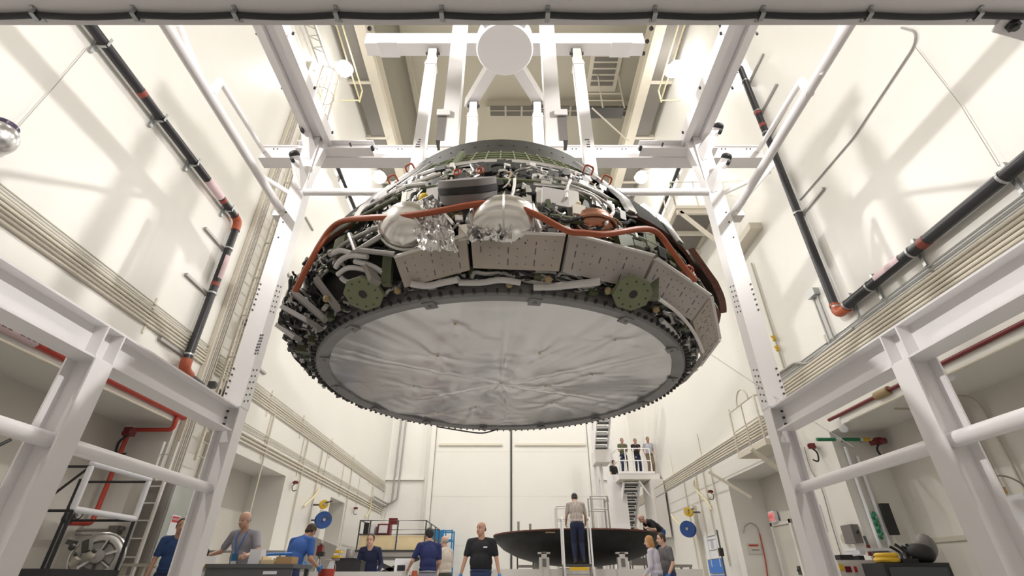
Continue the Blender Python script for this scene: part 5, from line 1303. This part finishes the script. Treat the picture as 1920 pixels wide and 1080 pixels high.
p = at(778, 1074, y=11.0); t = thing('traffic_cone', 'orange cone beside the man in the navy polo shirt', 'cone', (p.x, 10.6, 0))
zc3 = at(778, 1069, y=10.6).z; xx = at(778, 1069, y=10.6).x
MB().lathe([(0, zc3), (.05, zc3-.01), (.16, .06)], (xx, 10.6, 0), 18).build('body', M['orange_fit'], t); MB().bb((xx-.2, 10.4, 0), (xx+.2, 10.8, .06)).build('base', M['orange_fit'], t)
# ================================================================ RIGHT: WALL ITEMS AND CONSOLE
py_ = at(1332, 1030, x=6.86).y
nb = thing('notice_board', 'white poster with blue panels below on the far right wall', 'poster', (6.88, py_, 1.0))
a, b_ = at(1345, 1005, x=6.86), at(1318, 1003, x=6.86); zt_ = at(1330, 1004, x=6.86).z; zmid = at(1335, 1048, x=6.86).z
MB().bb((6.86, a.y, zmid), (6.885, b_.y, zt_)).build('sheet', M['paper'], nb)
ya_, yb_ = a.y, b_.y; w_ = yb_-ya_
MB().bb((6.852, ya_+w_*.35, zmid+(zt_-zmid)*.42), (6.86, ya_+w_*.55, zt_-(zt_-zmid)*.22)).build('printed_column', M['cloth_paleblue'], nb)
for k, t_ in enumerate((.95, .80, .36)): MB().bb((6.852, ya_+w_*.2, zmid+(zt_-zmid)*t_-.01), (6.86, ya_+w_*.75, zmid+(zt_-zmid)*t_+.01)).build('heading', M['hatch_grey'], nb)
for k in range(2): MB().bb((6.86, ya_, zmid-.42-k*.46), (6.885, yb_, zmid-.02-k*.46)).build('blue_panel', M['blue_sign'], nb)
p = at(1352, 1035, x=6.5); t = thing('camera_pole', 'dark upright pole with a clamp by the right wall poster', 'pole', (6.5, p.y, 0))
zt_ = at(1350, 992, x=6.5).z
MB().cyl((6.5, p.y, 0), (6.5, p.y, zt_), .028, 8).build('mast', M['bench_grey'], t); MB().box((6.5, p.y, p.z), (.12, .12, .22)).build('clamp', M['black_rubber'], t); MB().cyl((6.5, p.y, zt_-.12), (6.35, p.y+.5, zt_-.16), .012, 6).build('arm', M['dull_steel'], t)
for k in range(3): MB().cyl((6.5, p.y, .3), (6.5+.28*math.cos(k*2.1), p.y+.28*math.sin(k*2.1), 0), .018, 6).build('foot', M['bench_grey'], t)
# wand hanging on the end wall of the second alcove
jy2 = 16.26
P = [at(1394, 1000, y=jy2), at(1396, 988, y=jy2), at(1406, 981, y=jy2), at(1418, 986, y=jy2), at(1424, 1000, y=jy2), at(1434, 1045, y=jy2), at(1440, 1085, y=jy2)]
wd = thing('hose_wand', 'red and grey hooked hose hanging in the second right alcove', 'hose', P[-1])
MB().tube(smooth_path(P[:5], 5), .014, 6).build('hook', M['dull_steel'], wd); MB().tube(smooth_path(P[4:], 5), .018, 6).build('red_sleeve', M['red_pipe'], wd)
p = at(1413, 1023, y=jy2); t = thing('wall_sign', 'small sign with a red bar on the second right alcove wall', 'sign', p)
MB().bb((p.x-.20, jy2, p.z-.22), (p.x+.20, jy2+.03, p.z+.06)).build('plate', M['alcove_paint'], t); MB().bb((p.x-.14, jy2-.004, p.z-.02), (p.x+.14, jy2, p.z+.03)).build('red_bar', M['red_pipe'], t); MB().bb((p.x-.08, jy2-.004, p.z-.13), (p.x+.14, jy2, p.z-.10)).build('grey_bar', M['cabinet_grey'], t)
# near right alcove end wall: white pipes, green hose, black panel, boxes
jy3 = 10.48
for (u0_, v0_), (u1_, v1_), L, m_, r in (((1598, 838), (1652, 1030), 'left white vertical pipe on the right alcove end wall', 'paper', .035), ((1626, 855), (1682, 1062), 'right white vertical pipe on the right alcove end wall', 'paper', .035)):
    b_ = at(u1_, v1_, y=jy3); zt_ = min(3.5, at(u0_, v0_, y=jy3).z)
    single(MB().cyl((b_.x, jy3, b_.z), (b_.x, jy3, zt_), r, 8), 'pipe', M[m_], L, 'pipe')
a, b_ = at(1636, 960, y=jy3-.08), at(1654, 1010, y=jy3-.08)
single(MB().tube([V((a.x+.03*math.sin(k*1.3), jy3-.08+.02*math.cos(k*1.3), a.z+(b_.z-a.z)*k/20)) for k in range(21)], .03, 7), 'coiled_hose', M['green_hose'], 'green coiled hose on the right alcove end wall', 'hose')
a, b_ = at(1652, 944, y=jy3-.1), at(1680, 1003, y=jy3-.1); xm_ = (a.x+b_.x)/2
single(MB().bb((xm_-.07, jy3-.14, b_.z), (xm_+.09, jy3-.06, a.z)), 'black_panel', M['black_rubber'], 'long black upright panel on the right alcove end wall', 'panel')
a, b_ = at(1600, 983, x=6.82), at(1612, 1018, x=6.82)
t = thing('switch_box', 'grey switch box on the right pillar edge', 'box', (6.82, 10.7, b_.z))
MB().bb((6.74, 10.62, b_.z), (6.9, 10.95, a.z)).build('body', M['hatch_grey'], t); MB().cyl((6.82, 10.6, (a.z+b_.z)/2), (6.82, 10.55, (a.z+b_.z)/2+.05), .02, 6).build('lever', M['black_rubber'], t)
P = [at(1620, 1005, y=jy3-.06), at(1627, 1022, y=jy3-.06), at(1632, 1042, y=jy3-.06)]
t = thing('sprayer', 'dark handled tool with a red end hanging on the right alcove wall', 'tool', P[-1]); MB().tube(P[:2], .025, 7).build('handle', M['bench_grey'], t); MB().tube(P[1:], .035, 7).build('red_end', M['dark_red'], t)
P = [at(1508, 838, x=6.86), at(1520, 880, x=6.86), at(1540, 915, x=6.86), at(1560, 985, x=6.86), at(1577, 1040, x=6.86)]
single(MB().tube(smooth_path(P, 4), .012, 6), 'cable', M['dull_steel'], 'dark cable hanging down the right pillar beside the white column', 'cable')
p = at(1583, 1010, x=6.84); single(MB().lathe([(0, .03), (.09, .02), (.10, 0), (0, 0)], p, 18, axis=(-1, 0, 0)), 'bell', M['cream_dark'], 'round beige alarm bell low on the right pillar', 'bell')
p = at(1536, 1003, x=6.84); t = thing('fire_notice', 'yellow box beneath a white notice on the right pillar behind the column', 'box', p)
MB().bb((6.80, p.y-.15, p.z-.28), (6.9, p.y+.15, p.z+.0)).build('box', M['yellow'], t); q = at(1530, 970, x=6.84); MB().bb((6.87, q.y-.2, q.z-.28), (6.9, q.y+.18, q.z+.24)).build('notice', M['paper'], t); MB().bb((6.865, q.y-.1, q.z-.02), (6.87, q.y+.1, q.z+.10)).build('print', M['dark_red'], t)
struct(MB().bb((W+AD-.03, YB, 1.42), (W+AD, 10.5, 1.50)), 'trim_10', M['cream_dark'])
# cream horizontal conduits in the near right alcove
for k, (u0_, v0_) in enumerate(((1800, 705), (1800, 718), (1760, 730))):
    p = at(u0_, v0_, z=3.5)
    x0 = p.x; y0_ = min(10.4, p.y)
    single(MB().tube(bend([(6.95, 8.6-.35*k, 3.48), (7.75, 8.6-.35*k, 3.48), (7.86, 8.6-.35*k, 3.3), (7.86, 8.6-.35*k, 1.4)], .12), .022, 7), 'conduit', M['cream_dark'], ('farthest', 'middle', 'nearest')[k]+' of three beige conduits bending down in the right alcove', 'conduit')
for u_, v_ in ((1778, 705), (1752, 708), (1582, 803)):
    p = at(u_, v_, x=6.85); t = thing('spot_lamp', {1778: 'white round spot head under the right frame beam, outer one', 1752: 'white spot head tucked beside the front right column', 1582: 'white spot head under the right beam near the far column'}[u_], 'lamp', p)
    MB().cyl((6.85, p.y, p.z), (6.85, p.y, p.z+.22), .015, 6).build('stem', M['paper'], t); MB().lathe([(0, .08), (.06, .08), (.08, -.05), (.06, -.06), (0, -.05)], p, 16, axis=(.5, .6, .3)).build('head', M['paper'], t)
# console with screens
con = thing('control_console', 'cream control console with red and blue panels at the lower right', 'console', (5.2, 8.3, 0))
cz = at(1610, 1050, y=8.0).z; xa, xb = at(1572, 1060, y=8.0).x, at(1652, 1060, y=8.0).x
MB().bb((xa, 8.0, 0), (xb, 8.7, cz)).build('body', M['stand_white'], con)
for (u0_, u1_, m_) in ((1583, 1597, 'dark_red'), (1600, 1608, 'red'), (1619, 1634, 'cloth_midblue')):
    p, q = at(u0_, 1062, y=8.0), at(u1_, 1073, y=8.0); MB().bb((p.x, 7.985, q.z), (q.x, 8.0, p.z)).build('panel', M[m_], con)
for u_ in (1577, 1638): p = at(u_, 1064, y=8.0); MB().bb((p.x-.03, 7.987, p.z-.04), (p.x+.03, 8.0, p.z+.04)).build('label', M['yellow'], con)
single(MB().bb((xa+.12, 8.1, cz), (xb-.30, 8.45, cz+.07)).bb((xb-.22, 8.1, cz), (xb-.14, 8.4, cz+.06)), 'tool_case', M['black_rubber'], 'black flat case lying on the cream control console', 'case')
single(MB().bb((xa+.4, 8.05, cz+.07), (xa+.48, 8.25, cz+.13)), 'note_pad', M['paper'], 'small white pad on the black case', 'pad')
t = thing('shelf_unit', 'white shelf with a grey meter behind the control console', 'shelf', (5.9, 9.6, 0)); p, q = at(1605, 1030, y=9.6), at(1678, 1030, y=9.6)
MB().bb((p.x, 9.6, p.z-.02), (q.x, 9.95, p.z+.02)).build('board', M['paper'], t)
for x in (p.x+.03, q.x-.03): MB().bb((x-.02, 9.62, 0), (x+.02, 9.93, p.z+.02)).build('upright', M['paper'], t)
MB().bb((p.x+.45, 9.7, p.z-.22), (p.x+.68, 9.9, p.z-.02)).build('meter', M['hatch_grey'], t)
mo = thing('monitor_desk', 'black cased display bench at the lower right beside the front column', 'display', (5.7, 7.6, 0))
dz = at(1720, 1055, y=7.3).z; xa2, xb2 = at(1660, 1070, y=7.3).x, at(1785, 1070, y=7.3).x
MB().bb((xa2, 7.3, .3), (xb2, 7.75, dz)).build('case', M['black_steel'], mo); MB().bb((xa2+.05, 7.29, dz-.62), (xb2-.05, 7.3, dz-.05)).build('screen', M['screen'], mo)
for x in (xa2+.08, xb2-.08): MB().bb((x-.05, 7.35, 0), (x+.05, 7.7, .3)).build('leg', M['black_steel'], mo)
c = V((xa2+.17, 7.45, dz))
single(MB().tube(arc(c+V((0, 0, .035)), .12, 0, 2*PI, 24, (1, 0, 0), (0, 1, 0))[:-1], .035, 8, True).tube(arc(c+V((.01, 0, .09)), .115, 0, 2*PI, 24, (1, 0, 0), (0, 1, 0))[:-1], .028, 8, True), 'hose_coil', M['yellow'], 'yellow coiled hose on the black display bench', 'hose')
t = thing('equipment_heap', 'dark camera bag with cables and straps on the right end of the display bench', 'bag', (xb2-.25, 7.5, dz))
MB().sph((xb2-.18, 7.52, dz+.11), (.20, .16, .13), 16, 10).build('bag', M['black_rubber'], t); MB().sph((xb2-.02, 7.55, dz+.20), (.12, .12, .16), 14, 10).build('hood', M['hatch_grey'], t)
for k in range(7): MB().tube(smooth_path([V((xb2-.5+k*.07, 7.45, dz+.02)), V((xb2-.45+k*.06, 7.5, dz+.12+.02*(k % 3))), V((xb2-.55+k*.08, 7.52, dz+.20+.03*(k % 2)))], 4), .02, 6).build('strap', M['black_cable'], t)
single(MB().bb((xa2+.34, 7.4, dz), (xa2+.56, 7.7, dz+.05)), 'keyboard_case', M['black_rubber'], 'flat black case on the display bench between coil and bag', 'case')
# tall white cabinet right of the front column
wc = thing('storage_cabinet', 'tall white cabinet at the right edge behind the front column', 'cabinet', (6.9, 7.2, 0))
zc4 = at(1870, 925, y=6.9).z; x0 = at(1830, 1000, y=6.9).x+.85
MB().bb((x0, 6.9, 0), (x0+.42, 7.6, zc4)).build('body', M['paper'], wc); MB().bb((x0+.42, 6.95, 0), (7.85, 7.6, zc4+.02)).build('side_unit', M['cabinet_grey'], wc)
MB().bb((x0+.36, 6.89, zc4-.5), (x0+.40, 6.9, zc4-.2)).build('handle', M['dull_steel'], wc)
p = at(1866, 922, y=7.0); single(MB().bb((p.x-.14, 6.95, zc4), (p.x+.12, 7.2, zc4+.09)), 'carton', M['cardboard'], 'small brown carton on top of the tall white cabinet', 'box')
single(MB().tube(arc((x0+.30, 7.4, zc4-.05), .36, 0, PI, 14, (1, 0, 0), (0, 0, 1)), .012, 6), 'cable_loop', M['dull_steel'], 'thin cable loop arching over the tall white cabinet', 'cable')
# ================================================================ PEOPLE
def ik(a, b, l1, l2, pole):
    d = b-a; L = d.length
    if L > (l1+l2)*.999: b = a+d*((l1+l2)*.999/L); d = b-a; L = d.length
    x = (l1*l1-l2*l2+L*L)/(2*L); hgt = math.sqrt(max(0, l1*l1-x*x)); dn = d/L
    pl = V(pole); pl = pl-dn*pl.dot(dn); pl = pl.normalized() if pl.length > 1e-5 else dn.orthogonal().normalized()
    return a+dn*x+pl*hgt, b
def remeshed(mb, name, m_, parent, vox, sm=4):
    o = mb.build(name, M[m_], parent)
    r = o.modifiers.new('r', 'REMESH'); r.mode = 'VOXEL'; r.voxel_size = vox; r.use_smooth_shade = True
    s_ = o.modifiers.new('s', 'SMOOTH'); s_.factor = .5; s_.iterations = sm
    return o
def person(label, loc, yaw, H=1.76, lean=0., bend_=0., wl_=None, wr_=None, al=None, ar=None, head=(0, 0), shirt='cloth_gray', pants='cloth_jeans', hair='hair_brown', sleeve='short', glove=False, wide=1., belly=1., skin='skin', bald=False, longhair=False, group=None, vox=.011, badge=None):
    """yaw 0 = facing away from the camera (+Y); wrists and ankles in local metres; lean/bend tilt the trunk forward"""
    k = H/1.76; loc = V(loc)
    t = thing('person', label, 'person', loc, group)
    RZ = Matrix.Rotation(yaw, 3, 'Z')
    def Wp(p): return loc+RZ @ (V(p)*k)
    pel = V((0, 0, .93)); RL = Matrix.Rotation(-lean, 3, 'X'); RU = Matrix.Rotation(-lean-bend_, 3, 'X')
    mid = V((0, 0, .22)); 
    def low(p): return pel+RL @ (V(p)-pel)
    wst = low((0, 0, 1.12))
    def up(p): return wst+RU @ (V(p)-V((0, 0, 1.12)))
    sh = {s_: up((.185*s_*wide**.6, 0, 1.42)) for s_ in (-1, 1)}
    nb = up((0, .005, 1.47))
    RH = Matrix.Rotation(head[1], 3, 'Z') @ Matrix.Rotation(-(lean+bend_)*.75-head[0], 3, 'X')
    nk = nb+RU @ V((0, .018, .045)); hc = nk+RH @ V((0, .02, .115))
    def hd(p): return Wp(hc+RH @ V(p))
    hips = {s_: low((.095*s_, 0, .90)) for s_ in (-1, 1)}
    B = MB(); S = MB(); P = MB()
    RW = RZ @ RU; RWl = RZ @ RL; RWh = RZ @ RH
    def ell(mb, c, r, R): mb.sph(Wp(c), [q*k for q in r], 18, 12, R)
    # trunk
    for mb, f in ((B, 1.), (S, 1.1)):
        ell(mb, up((0, .0, 1.28)), (.165*wide*f, .112*f*(.6+.4*belly), .19), RW)
        ell(mb, up((0, .012*belly, 1.10)), (.150*wide*f, .112*belly*f, .18), RWl)
        ell(mb, low((0, .0, .96 if mb is B else 1.0)), (.160*(.4+.6*wide)*f, .118*f*(.5+.5*belly), .13 if mb is B else .065), RWl)
        mb.cap(Wp(sh[-1]*.8+nb*.2-V((0, 0, .02))), .062*k*f, Wp(sh[1]*.8+nb*.2-V((0, 0, .02))), .062*k*f)
        mb.cap(Wp(up((0, -.005, 1.38))), .095*k*f, Wp(up((0, .0, 1.465))), .060*k*f)
        for s_ in (-1, 1): mb.cap(Wp(up((.03*s_, -.01, 1.455))), .05*k*f, Wp(sh[s_]*.9+nb*.1), .055*k*f)
        ell(mb, low((0, .008, 1.10)).lerp(up((0, .008, 1.10)), .5), (.152*(.4+.6*wide)*f, .116*belly**.8*f, .17), RWl)
    B.cap(Wp(nb-V((0, 0, .02))), .066*k, Wp(nk+RH @ V((0, .008, .05))), .058*k)
    # head
    ell(B, hc+RH @ V((0, -.012, .035)), (.078, .096, .092), RWh); ell(B, hc+RH @ V((0, .025, -.035)), (.066, .070, .082), RWh); ell(B, hc+RH @ V((0, .065, -.088)), (.026, .024, .022), RWh)
    B.cap(hd((0, .088, .02)), .010*k, hd((0, .112, -.022)), .014*k, 8)
    for s_ in (-1, 1): ell(B, hc+RH @ V((.076*s_, -.005, -.005)), (.012, .022, .034), RWh)
    # arms
    HandB = {}
    for s_, wr in ((-1, wl_), (1, wr_)):
        a = sh[s_]; w = V(wr) if wr is not None else up((.25*s_*wide**.7, .04, 1.42))+V((.02*s_, .05, -.53))
        e, w = ik(a, w, .295, .255, (.25*s_, -1, -.25))
        B.cap(Wp(a), .050*k, Wp(e), .038*k); B.cap(Wp(e), .039*k, Wp(w), .026*k)
        if sleeve == 'long': S.cap(Wp(a), .062*k, Wp(e), .050*k); S.cap(Wp(e), .050*k, Wp(w.lerp(e, .06)), .038*k)
        else: S.cap(Wp(a), .066*k, Wp(a.lerp(e, .72)), .058*k)
        f_ = (w-e).normalized(); side = V((1, 0, 0)); side = (side-f_*side.dot(f_)).normalized() if abs(f_.x) < .9 else V((0, 1, 0)); nrm_ = f_.cross(side)
        fw = (side*.0+V((0, 1, 0))-f_*f_.y); fw = fw.normalized() if fw.length > .2 else nrm_
        sd = f_.cross(fw)
        for mb, g_ in ((B, 0.),)+(((HandB.setdefault(s_, MB()), .004),) if glove else ()):
            mb.cap(Wp(w), (.026+g_)*k, Wp(w+f_*.045), (.030+g_)*k)
            for q, (o_, L) in enumerate(((.03, .070), (.010, .080), (-.010, .075), (-.030, .058))):
                b0 = w+f_*.075+fw*o_; kn = b0+f_*L*.55+sd*s_*-.012; tp = kn+f_*L*.35+sd*s_*-.028
                mb.cap(Wp(w+f_*.02+fw*o_*.7), (.013+g_)*k, Wp(b0), (.0105+g_)*k, 8); mb.cap(Wp(b0), (.0100+g_)*k, Wp(kn), (.0090+g_)*k, 8); mb.cap(Wp(kn), (.0090+g_)*k, Wp(tp), (.0080+g_)*k, 8)
            th = w+f_*.03+fw*.034; mb.cap(Wp(th-fw*.01), (.014+g_)*k, Wp(th+f_*.035+fw*.022), (.0115+g_)*k, 8); mb.cap(Wp(th+f_*.035+fw*.022), (.011+g_)*k, Wp(th+f_*.065+fw*.026), (.009+g_)*k, 8)
    # legs
    feet = []
    for s_, an in ((-1, al), (1, ar)):
        h_ = hips[s_]; an = V(an) if an is not None else V((.11*s_, -.01, .085))
        kn, an = ik(h_, an, .43, .43, (0, 1, 0))
        for mb, g_ in ((B, 0.), (P, .016)):
            mb.cap(Wp(h_), (.082+g_)*k, Wp(kn), (.056+g_)*k); mb.cap(Wp(kn), (.056+g_)*k, Wp(kn.lerp(an, .35)), (.054+g_)*k); mb.cap(Wp(kn.lerp(an, .35)), (.054+g_)*k, Wp(an.lerp(kn, .04)), (.036+g_*1.2)*k)
        B.cap(Wp(an), .035*k, Wp(an+V((0, .13, -.045))), .03*k)
        F = MB(); F.cap(Wp(an+V((0, -.045, -.045))), .040*k, Wp(an+V((.01*s_, .16, -.05))), .036*k); F.cap(Wp(an+V((0, -.02, .01))), .045*k, Wp(an+V((0, .05, -.03))), .045*k); feet.append(F)
    for mb in (P,):
        ell(mb, low((0, 0, .935)), (.170*(.4+.6*wide), .130*(.5+.5*belly), .145), RWl)
        mb.cap(Wp(hips[-1]), .095*k, Wp(hips[1]), .095*k)
    body = remeshed(B, 'body', skin, t, vox*.85, 3)
    remeshed(S, 'shirt', shirt, t, vox*1.2, 7); remeshed(P, 'trousers', pants, t, vox*1.2, 3)
    for F in feet: remeshed(F, 'shoe', 'shoe', t, vox, 2)
    for s_, mb in HandB.items(): remeshed(mb, 'glove', 'glove_blue', t, vox*.8, 1)
    bl_ = MB(); ell(bl_, low((0, 0, .945)), (.178*(.4+.6*wide), .136*(.5+.5*belly), .026), RWl); bl_.build('belt', M['shoe'], t)
    for s_ in (-1, 1):
        MB().sph(hd((.028*s_, .079, .012)), (.011*k, .007*k, .007*k), 8, 6, RWh).build('eye', M['eye_dark'], body)
        MB().bar(hd((.014*s_, .088, .034)), hd((.044*s_, .080, .034)), .006*k, .006*k).build('eyebrow', M[hair], body)
    MB().bar(hd((-.022, .088, -.058)), hd((.022, .088, -.058)), .010*k, .007*k).build('mouth', M['lip'], body)
    Hm = MB()
    if bald:
        for q in range(-5, 6):
            a = PI/2+PI*q/11*1.1; Hm.sph(hd((.068*math.cos(a+PI), -.012+.088*math.sin(a+PI), .0)), [.020*k, .020*k, .036*k], 8, 6, RWh)
    else:
        ell(Hm, hc+RH @ V((0, -.024, .046)), (.084, .097, .092), RWh)
        for s_ in (-1, 1): ell(Hm, hc+RH @ V((.070*s_, -.02, .01)), (.016, .05, .045), RWh)
        ell(Hm, hc+RH @ V((0, -.066, -.01)), (.064, .040, .07), RWh)
        if longhair:
            for s_ in (-1, 1): Hm.cap(hd((.070*s_, -.01, .03)), .032*k, hd((.078*s_, .0, -.12)), .026*k)
            ell(Hm, hc+RH @ V((0, -.07, -.06)), (.085, .045, .12), RWh)
    remeshed(Hm, 'hair', hair, t, vox*.8, 3)
    if badge:
        c = up((badge[0], .128*belly+.02, 1.22)); 
        if badge[1] == 'lanyard':
            g = MB()
            for s_ in (-1, 1): g.tube([Wp(up((.06*s_, .02, 1.49))), Wp(up((.07*s_, .105*belly, 1.38))), Wp(up((.0, .15*belly, 1.16)))], .007*k, 5)
            g.build('lanyard', M['blue_sign'], t)
            MB().box(Wp(up((0, .155*belly, 1.12))), (.075*k, .015*k, .10*k), RW).build('badge', M['blue_lift'], t); MB().box(Wp(up((0, .157*belly, 1.02))), (.08*k, .018*k, .10*k), RW).build('badge', M['paper'], t)
        else: MB().box(Wp(up((badge[0], badge[2], 1.33))), (.07*k, .012*k, .022*k), RW).build('shirt_mark', M['paper'], t)
    return t
FRONT = PI
p = at(478, 953, z=1.74)
# local frame of a person facing the camera: local +x is the photo's left
person('bald man in a grey shirt with lanyard leaning on the grey bench', (at(466, 1000, y=9.25).x, 9.25, 0), FRONT-.15, 1.86, .12, .06, (-.34, .40, 1.10), (.38, .30, 1.11), head=(.15, -.15), shirt='cloth_gray', pants='cloth_jeans', hair='hair_gray', bald=True, wide=1.08, belly=1.2, badge=(0, 'lanyard'), skin='skin_pale')
person('man in a royal blue polo shirt bending over, seen from behind', (at(553, 1020, y=9.5).x, 9.5, 0), -.35, 1.80, .22, .22, (-.22, .44, 1.06), (.28, .34, 1.0), head=(.35, -.1), shirt='cloth_royal', pants='cloth_jeans', hair='hair_brown', glove=True, wide=1.08, belly=1.1)
q = hy(698, 1008, 1.62)
person('man in a dark navy jacket with blue gloves leaning forward behind the long white table', (at(697, 1040, y=12.4).x, 12.4, 0), FRONT, 1.78, .20, .25, (-.26, .30, .96), (.26, .30, .96), head=(-.15, 0), shirt='cloth_navy', pants='cloth_navy', hair='hair_brown', sleeve='long', glove=True, skin='skin_pale')
q = hy(806, 994, 1.72)
person('man in a navy polo shirt and grey trousers, seen from behind', (at(806, 1020, y=11.0).x, 11.0, 0), .35, 1.76, .04, .08, (-.34, .28, 1.02), (.20, .2, .95), head=(.12, .1), shirt='cloth_polo_navy', pants='cloth_graypants', hair='hair_black', wide=1.05, belly=1.05, glove=False)
person('man in a beige pullover turned sideways behind the navy polo man', (at(838, 1020, y=12.9).x, 12.9, 0), .9, 1.74, .03, .05, (-.12, .30, 1.02), (.16, .24, 1.0), head=(.05, .1), shirt='cloth_beige', pants='cloth_darkolive', hair='hair_gray', sleeve='long', skin='skin_pale', bald=True)
person('broad man in a black T-shirt with blue gloves standing left of the heat shield', (at(903, 1020, y=10.3).x, 10.3, 0), FRONT-.12, 1.79, 0, .02, (-.37, .10, .82), (.36, .12, .84), head=(0, -.45), shirt='cloth_black', pants='cloth_jeans', hair='hair_brown', glove=True, wide=1.30, belly=1.5, badge=(-.10, 'mark', .165), bald=True)
c = (at(886, 1010, y=10.3)-at(886, 1010, y=10.3))
person('man in a striped shirt and jeans standing on the white step ladder', (at(1083, 1000, y=LY-.02).x, LY-.02, zst), .0, 1.66, .06, .14, (-.26, .34, .98), (.27, .34, .98), al=(-.10, .0, .085), ar=(.11, -.02, .085), head=(.45, 0), shirt='cloth_striped', pants='cloth_darkjean', hair='hair_black', glove=False, wide=1.05)
person('bald man in a black shirt bending over the right rim of the heat shield', (4.72, 16.95, 1.22), PI/2+.3, 1.74, .85, .25, (-.28, .62, .98), (.22, .62, .96), head=(.05, -.3), shirt='cloth_black', pants='cloth_midblue', hair='hair_gray', bald=True, skin='skin_pale', wide=1.05)
q = hy(1226, 1006, 1.68)
person('woman with blond hair in a lavender jacket beside the grey T-shirt man', (at(1227, 1040, y=12.3).x, 12.3, 0), .9, 1.70, .02, .05, (-.2, .2, .95), (.2, .2, .95), head=(.12, .3), shirt='cloth_lavender', pants='cloth_graypants', hair='hair_blond', sleeve='long', longhair=True, wide=.92, skin='skin_pale')
person('man in a dark grey T-shirt standing at the right of the heat shield', (at(1250, 1040, y=12.75).x, 12.75, 0), PI/2+.25, 1.78, .02, .04, (-.24, .16, .92), (.26, .14, .90), head=(.1, -.1), shirt='cloth_darkgray', pants='cloth_jeans', hair='hair_brown', glove=True, belly=1.15, skin='skin_pale')
person('person in a blue shirt half hidden between grey cabinet and left column', (at(331, 1020, y=9.0).x, 9.0, 0), FRONT+.5, 1.72, .05, .05, shirt='cloth_midblue', pants='cloth_jeans', hair='hair_brown')
for (u_, lab, sh_, pa, ha, wlv, wrv, hh) in ((1168, 'man in an olive T-shirt leaning on the stair landing rail', 'cloth_olive', 'cloth_darkjean', 'hair_brown', (-.14, .30, 1.16), (.14, .30, 1.16), 1.68), (1193, 'man in a dark shirt at the middle of the stair landing', 'cloth_black', 'cloth_darkjean', 'hair_black', (-.1, .26, 1.2), (.12, .26, 1.18), 1.66), (1217, 'man in a pale blue shirt and khaki trousers on the stair landing', 'cloth_paleblue', 'cloth_khaki', 'hair_brown', (-.20, .12, .98), (.24, .12, .96), 1.74)):
    y = PY+.42
    person(lab, (at(u_, 850, y=y).x, y, pz), FRONT, hh, .03, .05, wlv, wrv, head=(.12, 0), shirt=sh_, pants=pa, hair=ha, vox=.014)
person('person in black climbing the stairs left of the railed landing', (at(1148, 868, y=PY+1.4).x, PY+1.4, pz-.85), FRONT+.6, 1.72, .05, .05, shirt='cloth_black', pants='cloth_darkjean', hair='hair_black', vox=.014)
# work stand for the bending man
t = thing('work_step', 'low grey step stand under the bending man at the shield rim', 'step', (5.3, 16.9, 0))
MB().bb((4.55, 16.5, 1.16), (5.4, 17.5, 1.22)).build('platform', M['dull_steel'], t)
for x in (4.6, 5.35):
    for y in (16.55, 17.45): MB().bb((x-.03, y-.03, 0), (x+.03, y+.03, 1.16)).build('leg', M['dull_steel'], t)
# ================================================================ LIGHT, CAMERA, VIEW
def area(name, loc, tgt, size, power, col=(1, .975, .94), spread=PI):
    l = bpy.data.lights.new(name, 'AREA'); l.shape = 'DISK'; l.size = size; l.energy = power; l.color = col; l.spread = spread
    o = bpy.data.objects.new(name, l); COL.objects.link(o); o.location = loc
    o.rotation_euler = (V(tgt)-V(loc)).to_track_quat('-Z', 'Y').to_euler(); return o
for sg in (-1, 1):
    for y in LAMP_Y:
        area('high_bay_lamp_light', (sg*6.25, y, LAMP_Z-.5), (sg*-5.0, y, 0), .5, {0.0: 30, 5.5: 90, 11.2: 340, 16.9: 660, 22.6: 820}[y])
    fl = V((sg*6.5, 1.2, .83+8.1)); ft = V((sg*-6.9, 5.5, 6.0))
    area('wall_floodlight_light', fl+(ft-fl).normalized()*.42, ft, .32, 640, spread=math.radians(125))
w = bpy.data.worlds.new('world'); SC.world = w; w.use_nodes = True
w.node_tree.nodes['Background'].inputs[0].default_value = (.9, .88, .85, 1); w.node_tree.nodes['Background'].inputs[1].default_value = .3
cam = bpy.data.cameras.new('camera'); co = bpy.data.objects.new('camera', cam); COL.objects.link(co)
cam.sensor_width = 36; cam.lens = 36*F_PX/1920; cam.shift_x = 3/1920; cam.clip_start = .05; cam.clip_end = 200
co.location = CAM; co.rotation_euler = (PI/2+PITCH, 0, 0); SC.camera = co
SC.view_settings.view_transform = 'Standard'; SC.view_settings.look = 'None'; SC.view_settings.gamma = 1; SC.view_settings.use_curve_mapping = False
SC.view_settings.exposure = -0.6
